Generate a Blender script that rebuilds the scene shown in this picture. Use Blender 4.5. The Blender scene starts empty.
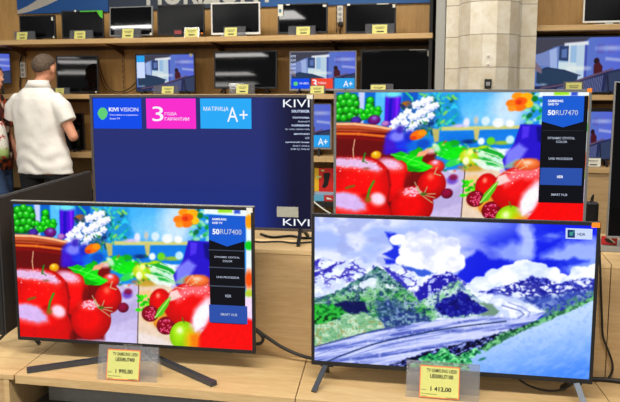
import bpy, bmesh, math, random
import numpy as np
from mathutils import Vector, Matrix

scene = bpy.context.scene
COL = scene.collection
R = math.radians

# ---------------------------------------------------------------- camera
CAM_H = 1.40
cd = bpy.data.cameras.new('camera')
cam = bpy.data.objects.new('camera', cd)
COL.objects.link(cam)
cam.location = (0, 0, CAM_H)
cam.rotation_euler = (R(90 - 7.9224), 0, R(11.9238))
cd.sensor_width = 36.0
cd.lens = 751.636 / 620 * 36.0
cd.clip_start = 0.05
cd.clip_end = 200
cd.dof.use_dof = True
cd.dof.focus_distance = 3.25
cd.dof.aperture_fstop = 7.0
scene.camera = cam

# ---------------------------------------------------------------- world and shop lighting
w = bpy.data.worlds.new('world'); scene.world = w
w.use_nodes = True
bgn = w.node_tree.nodes['Background']
bgn.inputs[0].default_value = (0.95, 0.97, 1.0, 1)
bgn.inputs[1].default_value = 0.17

def area(name, loc, sx, sy, power, col=(1.0, 0.93, 0.82), rot=(0, 0, 0)):
    l = bpy.data.lights.new(name, 'AREA')
    l.shape = 'RECTANGLE'; l.size = sx; l.size_y = sy
    l.energy = power; l.color = col
    o = bpy.data.objects.new(name, l); COL.objects.link(o)
    o.location = loc; o.rotation_euler = rot
    return o

WARM = (1.0, 0.945, 0.855)
area('ceiling_lamp_aisle_front', (-0.6, 0.6, 3.5), 4.2, 0.6, 290, WARM)
area('ceiling_lamp_aisle_middle', (-0.8, 4.9, 3.5), 4.8, 0.45, 120, WARM)
area('ceiling_lamp_aisle_left', (-3.6, 3.6, 3.5), 0.4, 3.0, 55, WARM)
for yy in (-4.0, -8.0, -12.0, -16.0, -22.0):
    for xx in (-20.0, -14.5, -9.5, -5.0, -1.5, 2.5):
        area('ceiling_lamp_hall', (xx, yy, 3.5), 1.8, 0.7, 26, (1, 0.97, 0.92))

for xx, yy, sx, sy, pw in ((-6.65, 0.60, 0.85, 0.22, 34), (-3.79, -1.26, 0.55, 0.9, 30), (-8.71, -9.28, 1.9, 0.8, 60), (-10.5, -12.6, 1.6, 0.9, 50), (-6.7, -5.33, 1.5, 0.6, 50)):  # unseen lamps added so that their reflections streak the switched-off screens
    area('added_reflection_lamp', (xx, yy, 3.5), sx, sy, pw, (1, 0.97, 0.93))

vs = scene.view_settings
scene.display_settings.display_device = 'sRGB'
vs.view_transform = 'Standard'
vs.look = 'None'
vs.exposure = 0.0
vs.gamma = 1.0
vs.use_curve_mapping = False

# ---------------------------------------------------------------- helpers: materials
def lin(c):
    c = np.asarray(c, float)
    return np.where(c <= 0.04045, c / 12.92, ((c + 0.055) / 1.055) ** 2.4)

def rgb(r, g, b):
    v = lin(np.array([r, g, b]) / 255.0)
    return (float(v[0]), float(v[1]), float(v[2]), 1.0)

def mat(name, col, rough=0.5, metal=0.0, spec=0.5, emit=None, estr=1.0, noise=0.0, nscale=40.0):
    m = bpy.data.materials.new(name); m.use_nodes = True
    nt = m.node_tree; b = nt.nodes['Principled BSDF']
    b.inputs['Base Color'].default_value = col
    b.inputs['Roughness'].default_value = rough
    b.inputs['Metallic'].default_value = metal
    b.inputs['Specular IOR Level'].default_value = spec
    if emit is not None:
        b.inputs['Emission Color'].default_value = emit
        b.inputs['Emission Strength'].default_value = estr
    if noise > 0:
        tc = nt.nodes.new('ShaderNodeTexCoord'); n = nt.nodes.new('ShaderNodeTexNoise')
        n.inputs['Scale'].default_value = nscale; n.inputs['Detail'].default_value = 4
        nt.links.new(tc.outputs['Object'], n.inputs['Vector'])
        r = nt.nodes.new('ShaderNodeValToRGB')
        r.color_ramp.elements[0].position = 0.3; r.color_ramp.elements[1].position = 0.7
        r.color_ramp.elements[0].color = tuple(c * (1 - noise) for c in col[:3]) + (1,)
        r.color_ramp.elements[1].color = tuple(min(1, c * (1 + noise)) for c in col[:3]) + (1,)
        nt.links.new(n.outputs['Fac'], r.inputs['Fac'])
        nt.links.new(r.outputs['Color'], b.inputs['Base Color'])
    return m

def wood(name, light, dark, stretch=(1.2, 9.0, 14.0), rough=0.45, scale=2.0):
    m = bpy.data.materials.new(name); m.use_nodes = True
    nt = m.node_tree; b = nt.nodes['Principled BSDF']
    tc = nt.nodes.new('ShaderNodeTexCoord'); mp = nt.nodes.new('ShaderNodeMapping')
    mp.inputs['Scale'].default_value = stretch
    nt.links.new(tc.outputs['Object'], mp.inputs['Vector'])
    n = nt.nodes.new('ShaderNodeTexNoise'); n.inputs['Scale'].default_value = scale
    n.inputs['Detail'].default_value = 6; n.inputs['Roughness'].default_value = 0.62
    n.inputs['Distortion'].default_value = 0.8
    nt.links.new(mp.outputs['Vector'], n.inputs['Vector'])
    n2 = nt.nodes.new('ShaderNodeTexNoise'); n2.inputs['Scale'].default_value = scale * 7
    n2.inputs['Detail'].default_value = 3
    nt.links.new(mp.outputs['Vector'], n2.inputs['Vector'])
    mx = nt.nodes.new('ShaderNodeMath'); mx.operation = 'MULTIPLY_ADD'
    mx.inputs[1].default_value = 0.35; 
    nt.links.new(n2.outputs['Fac'], mx.inputs[0]); 
    sub = nt.nodes.new('ShaderNodeMath'); sub.operation = 'MULTIPLY'; sub.inputs[1].default_value = 0.65
    nt.links.new(n.outputs['Fac'], sub.inputs[0]); nt.links.new(sub.outputs[0], mx.inputs[2])
    r = nt.nodes.new('ShaderNodeValToRGB')
    r.color_ramp.elements[0].position = 0.34; r.color_ramp.elements[0].color = dark
    r.color_ramp.elements[1].position = 0.62; r.color_ramp.elements[1].color = light
    nt.links.new(mx.outputs[0], r.inputs['Fac'])
    nt.links.new(r.outputs['Color'], b.inputs['Base Color'])
    b.inputs['Roughness'].default_value = rough
    b.inputs['Specular IOR Level'].default_value = 0.35
    return m

def attr_emission(name, strength=1.0):
    m = bpy.data.materials.new(name); m.use_nodes = True
    nt = m.node_tree; b = nt.nodes['Principled BSDF']
    a = nt.nodes.new('ShaderNodeAttribute'); a.attribute_name = 'picture'
    b.inputs['Base Color'].default_value = (0.004, 0.004, 0.005, 1)
    b.inputs['Roughness'].default_value = 0.25
    b.inputs['Specular IOR Level'].default_value = 0.14
    nt.links.new(a.outputs['Color'], b.inputs['Emission Color'])
    b.inputs['Emission Strength'].default_value = strength
    try: m.cycles.emission_sampling = 'FRONT'
    except Exception: pass
    return m

def acrylic(name, tint=(0.93, 0.94, 0.95), body=0.10):
    m = bpy.data.materials.new(name); m.use_nodes = True
    nt = m.node_tree
    for n in list(nt.nodes): nt.nodes.remove(n)
    out = nt.nodes.new('ShaderNodeOutputMaterial')
    tr = nt.nodes.new('ShaderNodeBsdfTransparent'); tr.inputs[0].default_value = (*tint, 1)
    df = nt.nodes.new('ShaderNodeBsdfDiffuse'); df.inputs[0].default_value = (0.55, 0.56, 0.6, 1)
    gl = nt.nodes.new('ShaderNodeBsdfGlossy'); gl.inputs['Roughness'].default_value = 0.08
    m1 = nt.nodes.new('ShaderNodeMixShader'); m1.inputs[0].default_value = body
    m2 = nt.nodes.new('ShaderNodeMixShader'); m2.inputs[0].default_value = 0.07
    nt.links.new(tr.outputs[0], m1.inputs[1]); nt.links.new(df.outputs[0], m1.inputs[2])
    nt.links.new(m1.outputs[0], m2.inputs[1]); nt.links.new(gl.outputs[0], m2.inputs[2])
    nt.links.new(m2.outputs[0], out.inputs[0])
    return m

# ---------------------------------------------------------------- helpers: meshes
class MB:
    def __init__(s): s.bm = bmesh.new()
    def box(s, x0, y0, z0, x1, y1, z1, bev=0.0, M=None):
        t = bmesh.new()
        bmesh.ops.create_cube(t, size=1.0)
        for v in t.verts:
            v.co = Vector(((x0 + x1) / 2 + v.co.x * (x1 - x0), (y0 + y1) / 2 + v.co.y * (y1 - y0), (z0 + z1) / 2 + v.co.z * (z1 - z0)))
        if bev > 0:
            bmesh.ops.bevel(t, geom=list(t.edges), offset=bev, segments=2, affect='EDGES', profile=0.6)
        s.merge(t, M); return s
    def merge(s, t, M=None):
        if M is not None: bmesh.ops.transform(t, matrix=M, verts=t.verts)
        me = bpy.data.meshes.new('tmp'); t.to_mesh(me); t.free()
        s.bm.from_mesh(me); bpy.data.meshes.remove(me)
    def prism(s, pts, z0, z1, M=None):
        t = bmesh.new()
        lo = [t.verts.new((p[0], p[1], z0)) for p in pts]; hi = [t.verts.new((p[0], p[1], z1)) for p in pts]
        n = len(pts)
        t.faces.new(lo[::-1]); t.faces.new(hi)
        for i in range(n): t.faces.new((lo[i], lo[(i + 1) % n], hi[(i + 1) % n], hi[i]))
        bmesh.ops.recalc_face_normals(t, faces=t.faces)
        s.merge(t, M); return s
    def loft(s, rings, n=20, cap=True):
        """rings: (centre, axis_u, axis_v) with the axes already scaled to half widths"""
        t = bmesh.new(); prev = None; first = None
        for c, u, v in rings:
            c = Vector(c); u = Vector(u); v = Vector(v)
            cur = [t.verts.new(c + u * math.cos(2 * math.pi * i / n) + v * math.sin(2 * math.pi * i / n)) for i in range(n)]
            if prev:
                for i in range(n): t.faces.new((prev[i], prev[(i + 1) % n], cur[(i + 1) % n], cur[i]))
            else: first = cur
            prev = cur
        if cap: t.faces.new(first[::-1]); t.faces.new(prev)
        bmesh.ops.recalc_face_normals(t, faces=t.faces)
        s.merge(t); return s
    def tube(s, pts, rad, n=10, cap=True):
        pts = [Vector(p) for p in pts]
        if not isinstance(rad, (list, tuple)): rad = [rad] * len(pts)
        rings = []; ref = None
        for i, p in enumerate(pts):
            d = (pts[min(i + 1, len(pts) - 1)] - pts[max(i - 1, 0)]).normalized()
            if ref is None:
                ref = Vector((0, 0, 1)) if abs(d.z) < 0.9 else Vector((1, 0, 0))
            u = (ref - d * ref.dot(d)).normalized(); v = d.cross(u); ref = u
            rings.append((p, u * rad[i], v * rad[i]))
        return s.loft(rings, n, cap)
    def ball(s, c, r, seg=16, rings=10):
        t = bmesh.new(); bmesh.ops.create_uvsphere(t, u_segments=seg, v_segments=rings, radius=1)
        if not isinstance(r, (list, tuple)): r = (r, r, r)
        for v in t.verts: v.co = Vector((c[0] + v.co.x * r[0], c[1] + v.co.y * r[1], c[2] + v.co.z * r[2]))
        s.merge(t); return s
    def bar(s, a, b, w, h, up=(0, 0, 1)):
        a = Vector(a); b = Vector(b); d = (b - a).normalized(); up = Vector(up)
        sd = d.cross(up).normalized(); u2 = sd.cross(d)
        t = bmesh.new(); vs_ = []
        for p in (a, b):
            for sx, sz in ((-1, -1), (1, -1), (1, 1), (-1, 1)):
                vs_.append(t.verts.new(p + sd * sx * w / 2 + u2 * sz * h / 2))
        t.faces.new(vs_[:4][::-1]); t.faces.new(vs_[4:])
        for i in range(4): t.faces.new((vs_[i], vs_[(i + 1) % 4], vs_[4 + (i + 1) % 4], vs_[4 + i]))
        bmesh.ops.recalc_face_normals(t, faces=t.faces)
        s.merge(t); return s
    def quad(s, pts):
        s.bm.faces.new([s.bm.verts.new(p) for p in pts]); return s
    def build(s, name, m, parent=None, smooth=False, loc=None):
        me = bpy.data.meshes.new(name); s.bm.to_mesh(me); s.bm.free()
        if m: me.materials.append(m)
        if smooth:
            for p in me.polygons: p.use_smooth = True
        o = bpy.data.objects.new(name, me); COL.objects.link(o)
        if parent: o.parent = parent
        if loc: o.location = loc
        return o

def smooth_path(pts, k=6):
    P = [Vector(p) for p in pts]; out = []
    for i in range(len(P) - 1):
        p0 = P[max(i - 1, 0)]; p1 = P[i]; p2 = P[i + 1]; p3 = P[min(i + 2, len(P) - 1)]
        for j in range(k):
            t = j / k
            out.append(0.5 * ((2 * p1) + (p2 - p0) * t + (2 * p0 - 5 * p1 + 4 * p2 - p3) * t * t + (3 * p1 - p0 - 3 * p2 + p3) * t ** 3))
    out.append(P[-1]); return out

def tag(o, label=None, cat=None, group=None, kind=None):
    if label: o['label'] = label
    if cat: o['category'] = cat
    if group: o['group'] = group
    if kind: o['kind'] = kind
    return o

def empty(name, loc, rz=0.0, rx=0.0):
    o = bpy.data.objects.new(name, None); COL.objects.link(o)
    o.location = loc; o.rotation_euler = (rx, 0, rz); o.empty_display_size = 0.1
    return o

def kids(o): return [c for c in bpy.data.objects if c.parent == o]

def copy_tree(o, parent=None):
    c = o.copy(); COL.objects.link(c)
    if parent: c.parent = parent
    for ch in kids(o): copy_tree(ch, c)
    return c

def text_mb(mb, body, x0, z0, x1, z1, y, bold=0.0, mirror=False):
    """writes body into the box x0..x1, z0..z1 on a plane y=const that faces -Y"""
    cu = bpy.data.curves.new('t', 'FONT'); cu.body = body; cu.offset = bold
    cu.resolution_u = 3
    o = bpy.data.objects.new('t', cu); COL.objects.link(o)
    dg = bpy.context.evaluated_depsgraph_get(); dg.update()
    me = bpy.data.meshes.new_from_object(o.evaluated_get(dg))
    bpy.data.objects.remove(o); bpy.data.curves.remove(cu)
    n = len(me.vertices)
    if n == 0: return
    co = np.empty(n * 3); me.vertices.foreach_get('co', co); co = co.reshape(-1, 3)
    lo = co.min(0); hi = co.max(0)
    out = np.empty_like(co)
    out[:, 0] = x0 + (co[:, 0] - lo[0]) / max(hi[0] - lo[0], 1e-6) * (x1 - x0)
    out[:, 2] = z0 + (co[:, 1] - lo[1]) / max(hi[1] - lo[1], 1e-6) * (z1 - z0)
    out[:, 1] = y
    me.vertices.foreach_set('co', out.reshape(-1)); me.update()
    mb.bm.from_mesh(me); bpy.data.meshes.remove(me)

# ---------------------------------------------------------------- materials
M = {}
M['deck'] = wood('light_oak_deck', rgb(216, 186, 136), rgb(194, 160, 110))
M['panel'] = wood('oak_panel', rgb(202, 170, 124), rgb(182, 148, 102))
M['ledge'] = wood('oak_ledge', rgb(218, 188, 138), rgb(200, 165, 112))
M['shelf'] = wood('oak_shelf', rgb(208, 174, 122), rgb(186, 150, 100))
M['back'] = wood('oak_back_panel', rgb(190, 150, 92), rgb(165, 126, 72), stretch=(9, 9, 1.0))
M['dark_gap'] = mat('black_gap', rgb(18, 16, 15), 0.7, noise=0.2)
M['plinth'] = mat('grey_plinth', rgb(168, 166, 160), 0.6, noise=0.08)
M['carpet'] = mat('grey_carpet', rgb(92, 88, 84), 0.95, noise=0.6, nscale=120)
M['wall'] = mat('plaster', rgb(160, 160, 154), 0.8, noise=0.04)
M['frame_char'] = mat('charcoal_plastic', rgb(25, 25, 27), 0.5, noise=0.08)
M['frame_grey'] = mat('titan_grey_plastic', rgb(112, 112, 112), 0.4, noise=0.06)
M['frame_brown'] = mat('bronze_metal_frame', rgb(88, 80, 76), 0.4, 0.3, noise=0.06)
M['frame_black'] = mat('black_plastic', rgb(22, 22, 24), 0.35, noise=0.1)
M['frame_white'] = mat('white_plastic', rgb(225, 224, 218), 0.4, noise=0.03)
M['frame_silver'] = mat('silver_plastic', rgb(150, 150, 150), 0.35, 0.4, noise=0.05)
M['edge_light'] = mat('pale_frame_edge', rgb(150, 146, 138), 0.4, noise=0.05)
M['back_cover'] = mat('dark_grey_back_cover', rgb(44, 42, 41), 0.45, noise=0.1, nscale=15)
M['off'] = mat('switched_off_panel', rgb(4, 4, 5), 0.028, spec=0.36, noise=0.05)
M['off_matte'] = mat('switched_off_matte_panel', rgb(4, 4, 6), 0.12, spec=0.20, noise=0.05)
M['stand'] = mat('slate_metal_stand', rgb(62, 66, 74), 0.4, 0.2, noise=0.06)
M['stand_silver'] = mat('grey_metal_foot', rgb(140, 146, 150), 0.35, 0.5, noise=0.06)
M['acrylic'] = acrylic('clear_acrylic')
M['acrylic_dark'] = acrylic('smoky_acrylic', (0.82, 0.82, 0.84), 0.07)
M['card'] = mat('yellow_card', rgb(206, 208, 122), 0.6, noise=0.03)
M['card_small'] = mat('pale_yellow_card', rgb(208, 204, 116), 0.6, noise=0.03)
M['card_edge'] = mat('orange_card_border', rgb(226, 120, 70), 0.6, noise=0.03)
M['ink'] = mat('black_ink', rgb(40, 42, 30), 0.7, noise=0.05)
M['orange'] = mat('orange_sticker', rgb(250, 140, 20), 0.6, noise=0.03)
M['pale_label'] = mat('pale_label', rgb(226, 224, 210), 0.6, noise=0.05)
M['cable'] = mat('black_cable', rgb(24, 23, 22), 0.5, noise=0.1)
M['cable_brown'] = mat('brown_cable', rgb(78, 56, 34), 0.55, noise=0.1)
M['white_plastic'] = mat('white_socket', rgb(214, 210, 200), 0.5, noise=0.03)
M['screen'] = attr_emission('lit_screen', 1.0)
def glow(name, c, s=1.0): return mat(name, (0.002, 0.002, 0.002, 1), 0.3, spec=0.12, emit=c, estr=s, noise=0.0)
M['g_white'] = glow('lit_white', rgb(245, 248, 255))
M['g_soft'] = glow('lit_grey_text', rgb(185, 195, 215))
M['g_blue'] = glow('lit_blue', rgb(22, 92, 212))
M['g_blue2'] = glow('lit_strong_blue', rgb(10, 75, 235))
M['g_pink'] = glow('lit_magenta', rgb(248, 42, 205))
M['g_cyan'] = glow('lit_cyan', rgb(40, 170, 248))
M['g_black'] = glow('lit_black', rgb(10, 12, 20))
M['g_line'] = glow('lit_grey_line', rgb(70, 78, 95))
M['g_green'] = glow('lit_green', rgb(95, 205, 120))
M['g_red'] = glow('lit_red', rgb(240, 70, 45))
M['g_sky'] = glow('lit_sky_blue', rgb(40, 160, 235))
M['g_pale'] = glow('lit_pale_blue', rgb(205, 220, 250))
M['g_navy'] = glow('lit_navy', rgb(20, 50, 110))
M['g_teal'] = glow('lit_teal', rgb(60, 150, 140))

# ---------------------------------------------------------------- pictures shown by the lit screens
def homography(src, dst):
    A = []
    for (x, y), (u, v) in zip(src, dst):
        A.append([x, y, 1, 0, 0, 0, -u * x, -u * y, -u]); A.append([0, 0, 0, x, y, 1, -v * x, -v * y, -v])
    _, _, vt = np.linalg.svd(np.array(A, float))
    return vt[-1].reshape(3, 3)

def happly(H, x, y):
    d = H[2, 0] * x + H[2, 1] * y + H[2, 2]
    return (H[0, 0] * x + H[0, 1] * y + H[0, 2]) / d, (H[1, 0] * x + H[1, 1] * y + H[1, 2]) / d

def hash2(ix, iy, seed):
    v = np.sin(ix * 127.1 + iy * 311.7 + seed * 74.7) * 43758.5453
    return v - np.floor(v)

def vnoise(x, y, seed=0):
    ix = np.floor(x); iy = np.floor(y); fx = x - ix; fy = y - iy
    fx = fx * fx * (3 - 2 * fx); fy = fy * fy * (3 - 2 * fy)
    a = hash2(ix, iy, seed); b = hash2(ix + 1, iy, seed); c = hash2(ix, iy + 1, seed); d = hash2(ix + 1, iy + 1, seed)
    return (a * (1 - fx) + b * fx) * (1 - fy) + (c * (1 - fx) + d * fx) * fy

def fbm(x, y, seed=0, oct=4):
    s = 0; a = 0.5; t = 0
    for o in range(oct):
        s = s + a * vnoise(x * 2 ** o, y * 2 ** o, seed + o * 13); t += a; a *= 0.5
    return s / t

class Canvas:
    """A picture as a grid of colours; shapes are digitised in the coordinates of a four-cornered frame."""
    def __init__(s, W, H, corners, bg):
        s.W, s.H = W, H
        s.Hm = homography([(0, 0), (1, 0), (1, 1), (0, 1)], corners)
        u, v = np.meshgrid(np.linspace(0, 1, W), np.linspace(0, 1, H))
        s.x, s.y = happly(s.Hm, u.ravel(), v.ravel())
        s.img = np.tile(np.array(bg, float) / 255, (W * H, 1))
    def frame(s, corners):
        u, v = np.meshgrid(np.linspace(0, 1, s.W), np.linspace(0, 1, s.H))
        s.x, s.y = happly(homography([(0, 0), (1, 0), (1, 1), (0, 1)], corners), u.ravel(), v.ravel())
    def sel(s, x0, y0, x1, y1):
        return np.nonzero((s.x >= x0) & (s.x <= x1) & (s.y >= y0) & (s.y <= y1))[0]
    def put(s, i, a, col):
        a = a[:, None]; c = np.asarray(col, float) / 255
        s.img[i] = s.img[i] * (1 - a) + c * a
    def poly(s, pts, col, soft=0.8, alpha=1.0, wob=0.0, ws=0.3, seed=1):
        p = np.array(pts, float); m = soft + 1 + wob
        i = s.sel(p[:, 0].min() - m, p[:, 1].min() - m, p[:, 0].max() + m, p[:, 1].max() + m)
        if len(i) == 0: return i
        x, y = s.x[i], s.y[i]
        if wob:
            x = x + (fbm(s.x[i] * ws, s.y[i] * ws, seed) - 0.5) * 2 * wob
            y = y + (fbm(s.x[i] * ws + 31, s.y[i] * ws + 17, seed + 5) - 0.5) * 2 * wob
        d = np.full(len(i), 1e9); ins = np.zeros(len(i), bool)
        for k in range(len(p)):
            ax, ay = p[k]; bx, by = p[(k + 1) % len(p)]
            ex, ey = bx - ax, by - ay
            t = np.clip(((x - ax) * ex + (y - ay) * ey) / (ex * ex + ey * ey + 1e-12), 0, 1)
            d = np.minimum(d, np.hypot(x - ax - t * ex, y - ay - t * ey))
            c = ((ay > y) != (by > y)) & (x < (bx - ax) * (y - ay) / (by - ay + 1e-12) + ax)
            ins ^= c
        sd = np.where(ins, -d, d)
        s.put(i, alpha * np.clip(0.5 - sd / max(soft, 1e-3), 0, 1), col if np.ndim(col) == 1 else np.asarray(col)[i])
        return i
    def ell(s, cx, cy, rx, ry, col, rot=0.0, soft=0.8, alpha=1.0):
        r = max(rx, ry) + soft + 1
        i = s.sel(cx - r, cy - r, cx + r, cy + r)
        dx, dy = s.x[i] - cx, s.y[i] - cy; c, n = math.cos(rot), math.sin(rot)
        q = np.hypot((dx * c + dy * n) / rx, (-dx * n + dy * c) / ry)
        s.put(i, alpha * np.clip(0.5 - (q - 1) * min(rx, ry) / max(soft, 1e-3), 0, 1), col)
    def fruit(s, cx, cy, rx, ry, dark, mid, soft=1.0, hi=None, hx=-0.3, hy=-0.45, rot=0.0, hs=0.5):
        """a round fruit in the picture: rim colour, body colour, highlight"""
        r = max(rx, ry) + soft + 1
        i = s.sel(cx - r, cy - r, cx + r, cy + r)
        dx, dy = s.x[i] - cx, s.y[i] - cy; c, n = math.cos(rot), math.sin(rot)
        a, b = (dx * c + dy * n) / rx, (-dx * n + dy * c) / ry
        q = np.hypot(a, b)
        t = np.clip(1.42 - np.hypot(a - hx * 0.4, b - hy * 0.4) * 0.95, 0, 1)[:, None]
        colr = np.array(dark) * (1 - t) + np.array(mid) * t
        if hi is not None:
            g = np.exp(-(((a - hx) ** 2 + (b - hy) ** 2) / (hs * hs) * 2.2))[:, None]
            colr = colr * (1 - g) + np.array(hi) * g
        s.put(i, np.clip(0.5 - (q - 1) * min(rx, ry) / soft, 0, 1), colr)
    def stroke(s, pts, wd, col, soft=0.7, alpha=1.0):
        for (ax, ay), (bx, by) in zip(pts[:-1], pts[1:]):
            m = wd + soft
            i = s.sel(min(ax, bx) - m, min(ay, by) - m, max(ax, bx) + m, max(ay, by) + m)
            x, y = s.x[i], s.y[i]; ex, ey = bx - ax, by - ay
            t = np.clip(((x - ax) * ex + (y - ay) * ey) / (ex * ex + ey * ey + 1e-12), 0, 1)
            d = np.hypot(x - ax - t * ex, y - ay - t * ey)
            s.put(i, alpha * np.clip(0.5 - (d - wd / 2) / soft, 0, 1), col)
    def grain(s, amt, sc, seed):
        n = fbm(s.x * sc, s.y * sc, seed) - 0.5
        s.img = np.clip(s.img * (1 + n[:, None] * amt), 0, 1)
    def mesh(s, name, width, height):
        """a flat grid in XZ facing -Y, lower left corner at the origin"""
        W, H = s.W, s.H
        u, v = np.meshgrid(np.linspace(0, 1, W), np.linspace(0, 1, H))
        co = np.zeros((W * H, 3)); co[:, 0] = (u.ravel() - 0.5) * width; co[:, 2] = (1 - v.ravel()) * height
        a = (np.arange(H - 1)[:, None] * W + np.arange(W - 1)[None, :]).ravel()
        f = np.stack([a + W, a + W + 1, a + 1, a], 1)
        me = bpy.data.meshes.new(name)
        me.vertices.add(W * H); me.vertices.foreach_set('co', co.ravel())
        me.loops.add(f.size); me.loops.foreach_set('vertex_index', f.ravel().astype(np.int32))
        me.polygons.add(len(f)); me.polygons.foreach_set('loop_start', (np.arange(len(f)) * 4).astype(np.int32))
        try: me.polygons.foreach_set('loop_total', np.full(len(f), 4, np.int32))
        except Exception: pass
        me.update(); me.validate()
        at = me.color_attributes.new('picture', 'FLOAT_COLOR', 'POINT')
        c = np.ones((W * H, 4)); c[:, :3] = lin(np.clip(s.img, 0, 1))
        at.data.foreach_set('color', c.ravel())
        me.materials.append(M['screen'])
        return me

CL = [(12.8, 204.6), (250.8, 210.8), (252.3, 350.6), (20.6, 336.6)]     # frame the still life was digitised in
def still_life():
    c = Canvas(430, 246, CL, (35, 140, 225))
    x, y = c.x, c.y
    # soft blue background
    c.ell(148, 226, 38, 22, (128, 200, 252), soft=28, alpha=0.95)
    c.ell(120, 215, 30, 10, (60, 175, 235), soft=18, alpha=0.7)
    c.ell(176, 225, 16, 26, (205, 225, 255), soft=16, alpha=0.9)
    c.poly([(12, 200), (33, 200), (33, 240), (12, 240)], (25, 110, 200), 2)
    c.poly([(33.5, 200), (39.5, 200), (40, 238), (35, 238)], (196, 205, 245), 2)
    c.poly([(40, 200), (49, 200), (50, 238), (41, 238)], (20, 105, 200), 2)
    c.poly([(49.5, 200), (58.5, 200), (60, 240), (51, 240)], (95, 190, 248), 2)
    c.poly([(59, 208), (74, 209), (74, 236), (60, 240)], (84, 18, 216), 1.5)
    c.poly([(63, 211), (66, 211), (66, 234), (63, 236)], (40, 20, 190), 1.5)
    c.poly([(69, 211), (72, 211), (72, 234), (70, 234)], (130, 40, 240), 1.5)
    c.ell(66, 208, 9, 3, (120, 225, 235), soft=3)
    c.poly([(75, 205), (90, 205), (90, 222), (75, 222)], (15, 95, 195), 3)
    c.ell(80, 219, 6, 4, (176, 106, 30), soft=2)
    c.stroke([(78, 206), (84, 212), (88, 222)], 1.6, (60, 210, 140), 1.5)
    # plants and white flowers
    c.poly([(92, 207), (128, 210), (132, 236), (118, 246), (96, 244)], (40, 150, 215), 6, wob=4, ws=0.12)
    rng = random.Random(4)
    for k in range(70):
        px, py = rng.uniform(92, 126), rng.uniform(207, 244)
        c.ell(px, py, rng.uniform(1, 4), rng.uniform(0.7, 1.8), rng.choice([(30, 190, 150), (70, 210, 190), (20, 140, 90), (10, 95, 110), (140, 215, 90), (60, 200, 235)]), rng.uniform(-1.2, 1.2), 1.2, 0.85)
    c.poly([(72, 228), (84, 214), (104, 211), (110, 224), (104, 244), (88, 252), (70, 248)], (58, 96, 170), 5, 0.75, wob=3, ws=0.15)
    for k in range(40):
        c.ell(rng.uniform(74, 110), rng.uniform(214, 250), rng.uniform(1.2, 3.6), rng.uniform(0.8, 1.6), rng.choice([(20, 84, 70), (30, 120, 66), (24, 60, 120), (90, 160, 110)]), rng.uniform(-1.4, 1.4), 1.0, 0.85)
    for px, py, r in [(70, 236, 4.5), (76, 231, 4.5), (81, 226, 4), (74, 243, 4.5), (67, 242, 3.5), (87, 239, 4), (93, 236, 3.4), (96, 216, 4.6), (89, 219, 4.6), (101, 222, 5), (94, 227, 5), (103, 230, 3.6), (86, 231, 4.4), (101, 214, 3.6), (107, 220, 3.4), (98, 235, 3.6), (84, 245, 3.6), (90, 230, 3.6), (79, 237, 4)]:
        for j in range(5):
            a_ = j * 1.257 + px; c.ell(px + math.cos(a_) * r * 0.55, py + math.sin(a_) * r * 0.5, r * 0.55, r * 0.45, (236, 238, 254), a_, 1.2)
        c.ell(px, py, r * 0.6, r * 0.5, (250, 250, 255), soft=1.2); c.ell(px + r * 0.3, py + r * 0.5, r * 0.5, r * 0.25, (170, 180, 232), soft=1.2, alpha=0.7)
    for k in range(14):
        px, py = rng.uniform(86, 104), rng.uniform(236, 250)
        c.ell(px, py, rng.uniform(1, 3), 0.8, rng.choice([(30, 120, 60), (50, 160, 120), (20, 70, 110), (120, 150, 90)]), rng.uniform(0.6, 2.0), 1.0, 0.85)
    # shelf at the back with jars
    c.poly([(110, 246), (190, 244), (190, 270), (100, 268)], (24, 128, 222), 4)
    c.poly([(120, 250), (140, 250), (140, 262), (118, 262)], (20, 120, 220), 4)
    c.poly([(152, 250), (180, 249), (178, 260), (152, 260)], (30, 130, 225), 4)
    c.poly([(114, 241.5), (188, 242), (188, 245.5), (114, 245.5)], (205, 205, 130), 1.5)
    c.poly([(105, 243), (112, 244), (112, 256), (108, 257)], (190, 180, 110), 1.8)
    c.poly([(144, 244), (150, 244), (149, 256), (146, 257)], (200, 190, 120), 1.8)
    for px, py, rx, ry, cl in [(137, 238, 3, 4.5, (225, 225, 250)), (146, 236, 2.2, 4, (200, 200, 190)), (155, 237, 4, 4.5, (210, 230, 255)), (167, 239, 5.5, 4.5, (235, 240, 255)), (178, 240, 4, 3.5, (240, 242, 255)), (130, 241, 6, 1.5, (210, 190, 235))]:
        c.ell(px, py, rx, ry, cl, soft=2)
    c.ell(152, 257, 3.2, 3.5, (230, 240, 250), soft=2)
    c.ell(140, 257, 6, 2.2, (8, 60, 120), soft=2.5)
    c.ell(161, 257, 4, 4, (110, 210, 40), soft=2)
    c.ell(172, 259, 9, 2, (150, 190, 60), soft=2)
    c.ell(179, 256, 4, 4, (190, 225, 250), soft=2)
    # grapes, plums
    c.poly([(12, 208), (22, 206), (34, 210), (36, 226), (32, 234), (12, 234)], (6, 96, 22), 2)
    c.poly([(41, 212), (48, 211), (50, 222), (57, 224), (54, 231), (36, 233), (38, 224), (42, 222)], (8, 110, 22), 2)
    for px, py, r in [(17, 210, 4), (23, 208, 4), (29, 210, 4), (14.5, 217, 4), (20, 215, 4), (26, 215, 4.5), (32, 216, 3.5), (17, 223, 4), (23, 222, 4), (29, 222, 4), (33, 224, 3), (15.5, 229, 3.5), (21, 230, 4), (27, 228, 4), (31, 230, 3)]:
        c.fruit(px, py, r * 0.92, r * 0.92, (0, 92, 14), (34, 196, 26), 1.4, (150, 240, 150), -0.1, -0.35, 0, 0.42)
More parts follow.
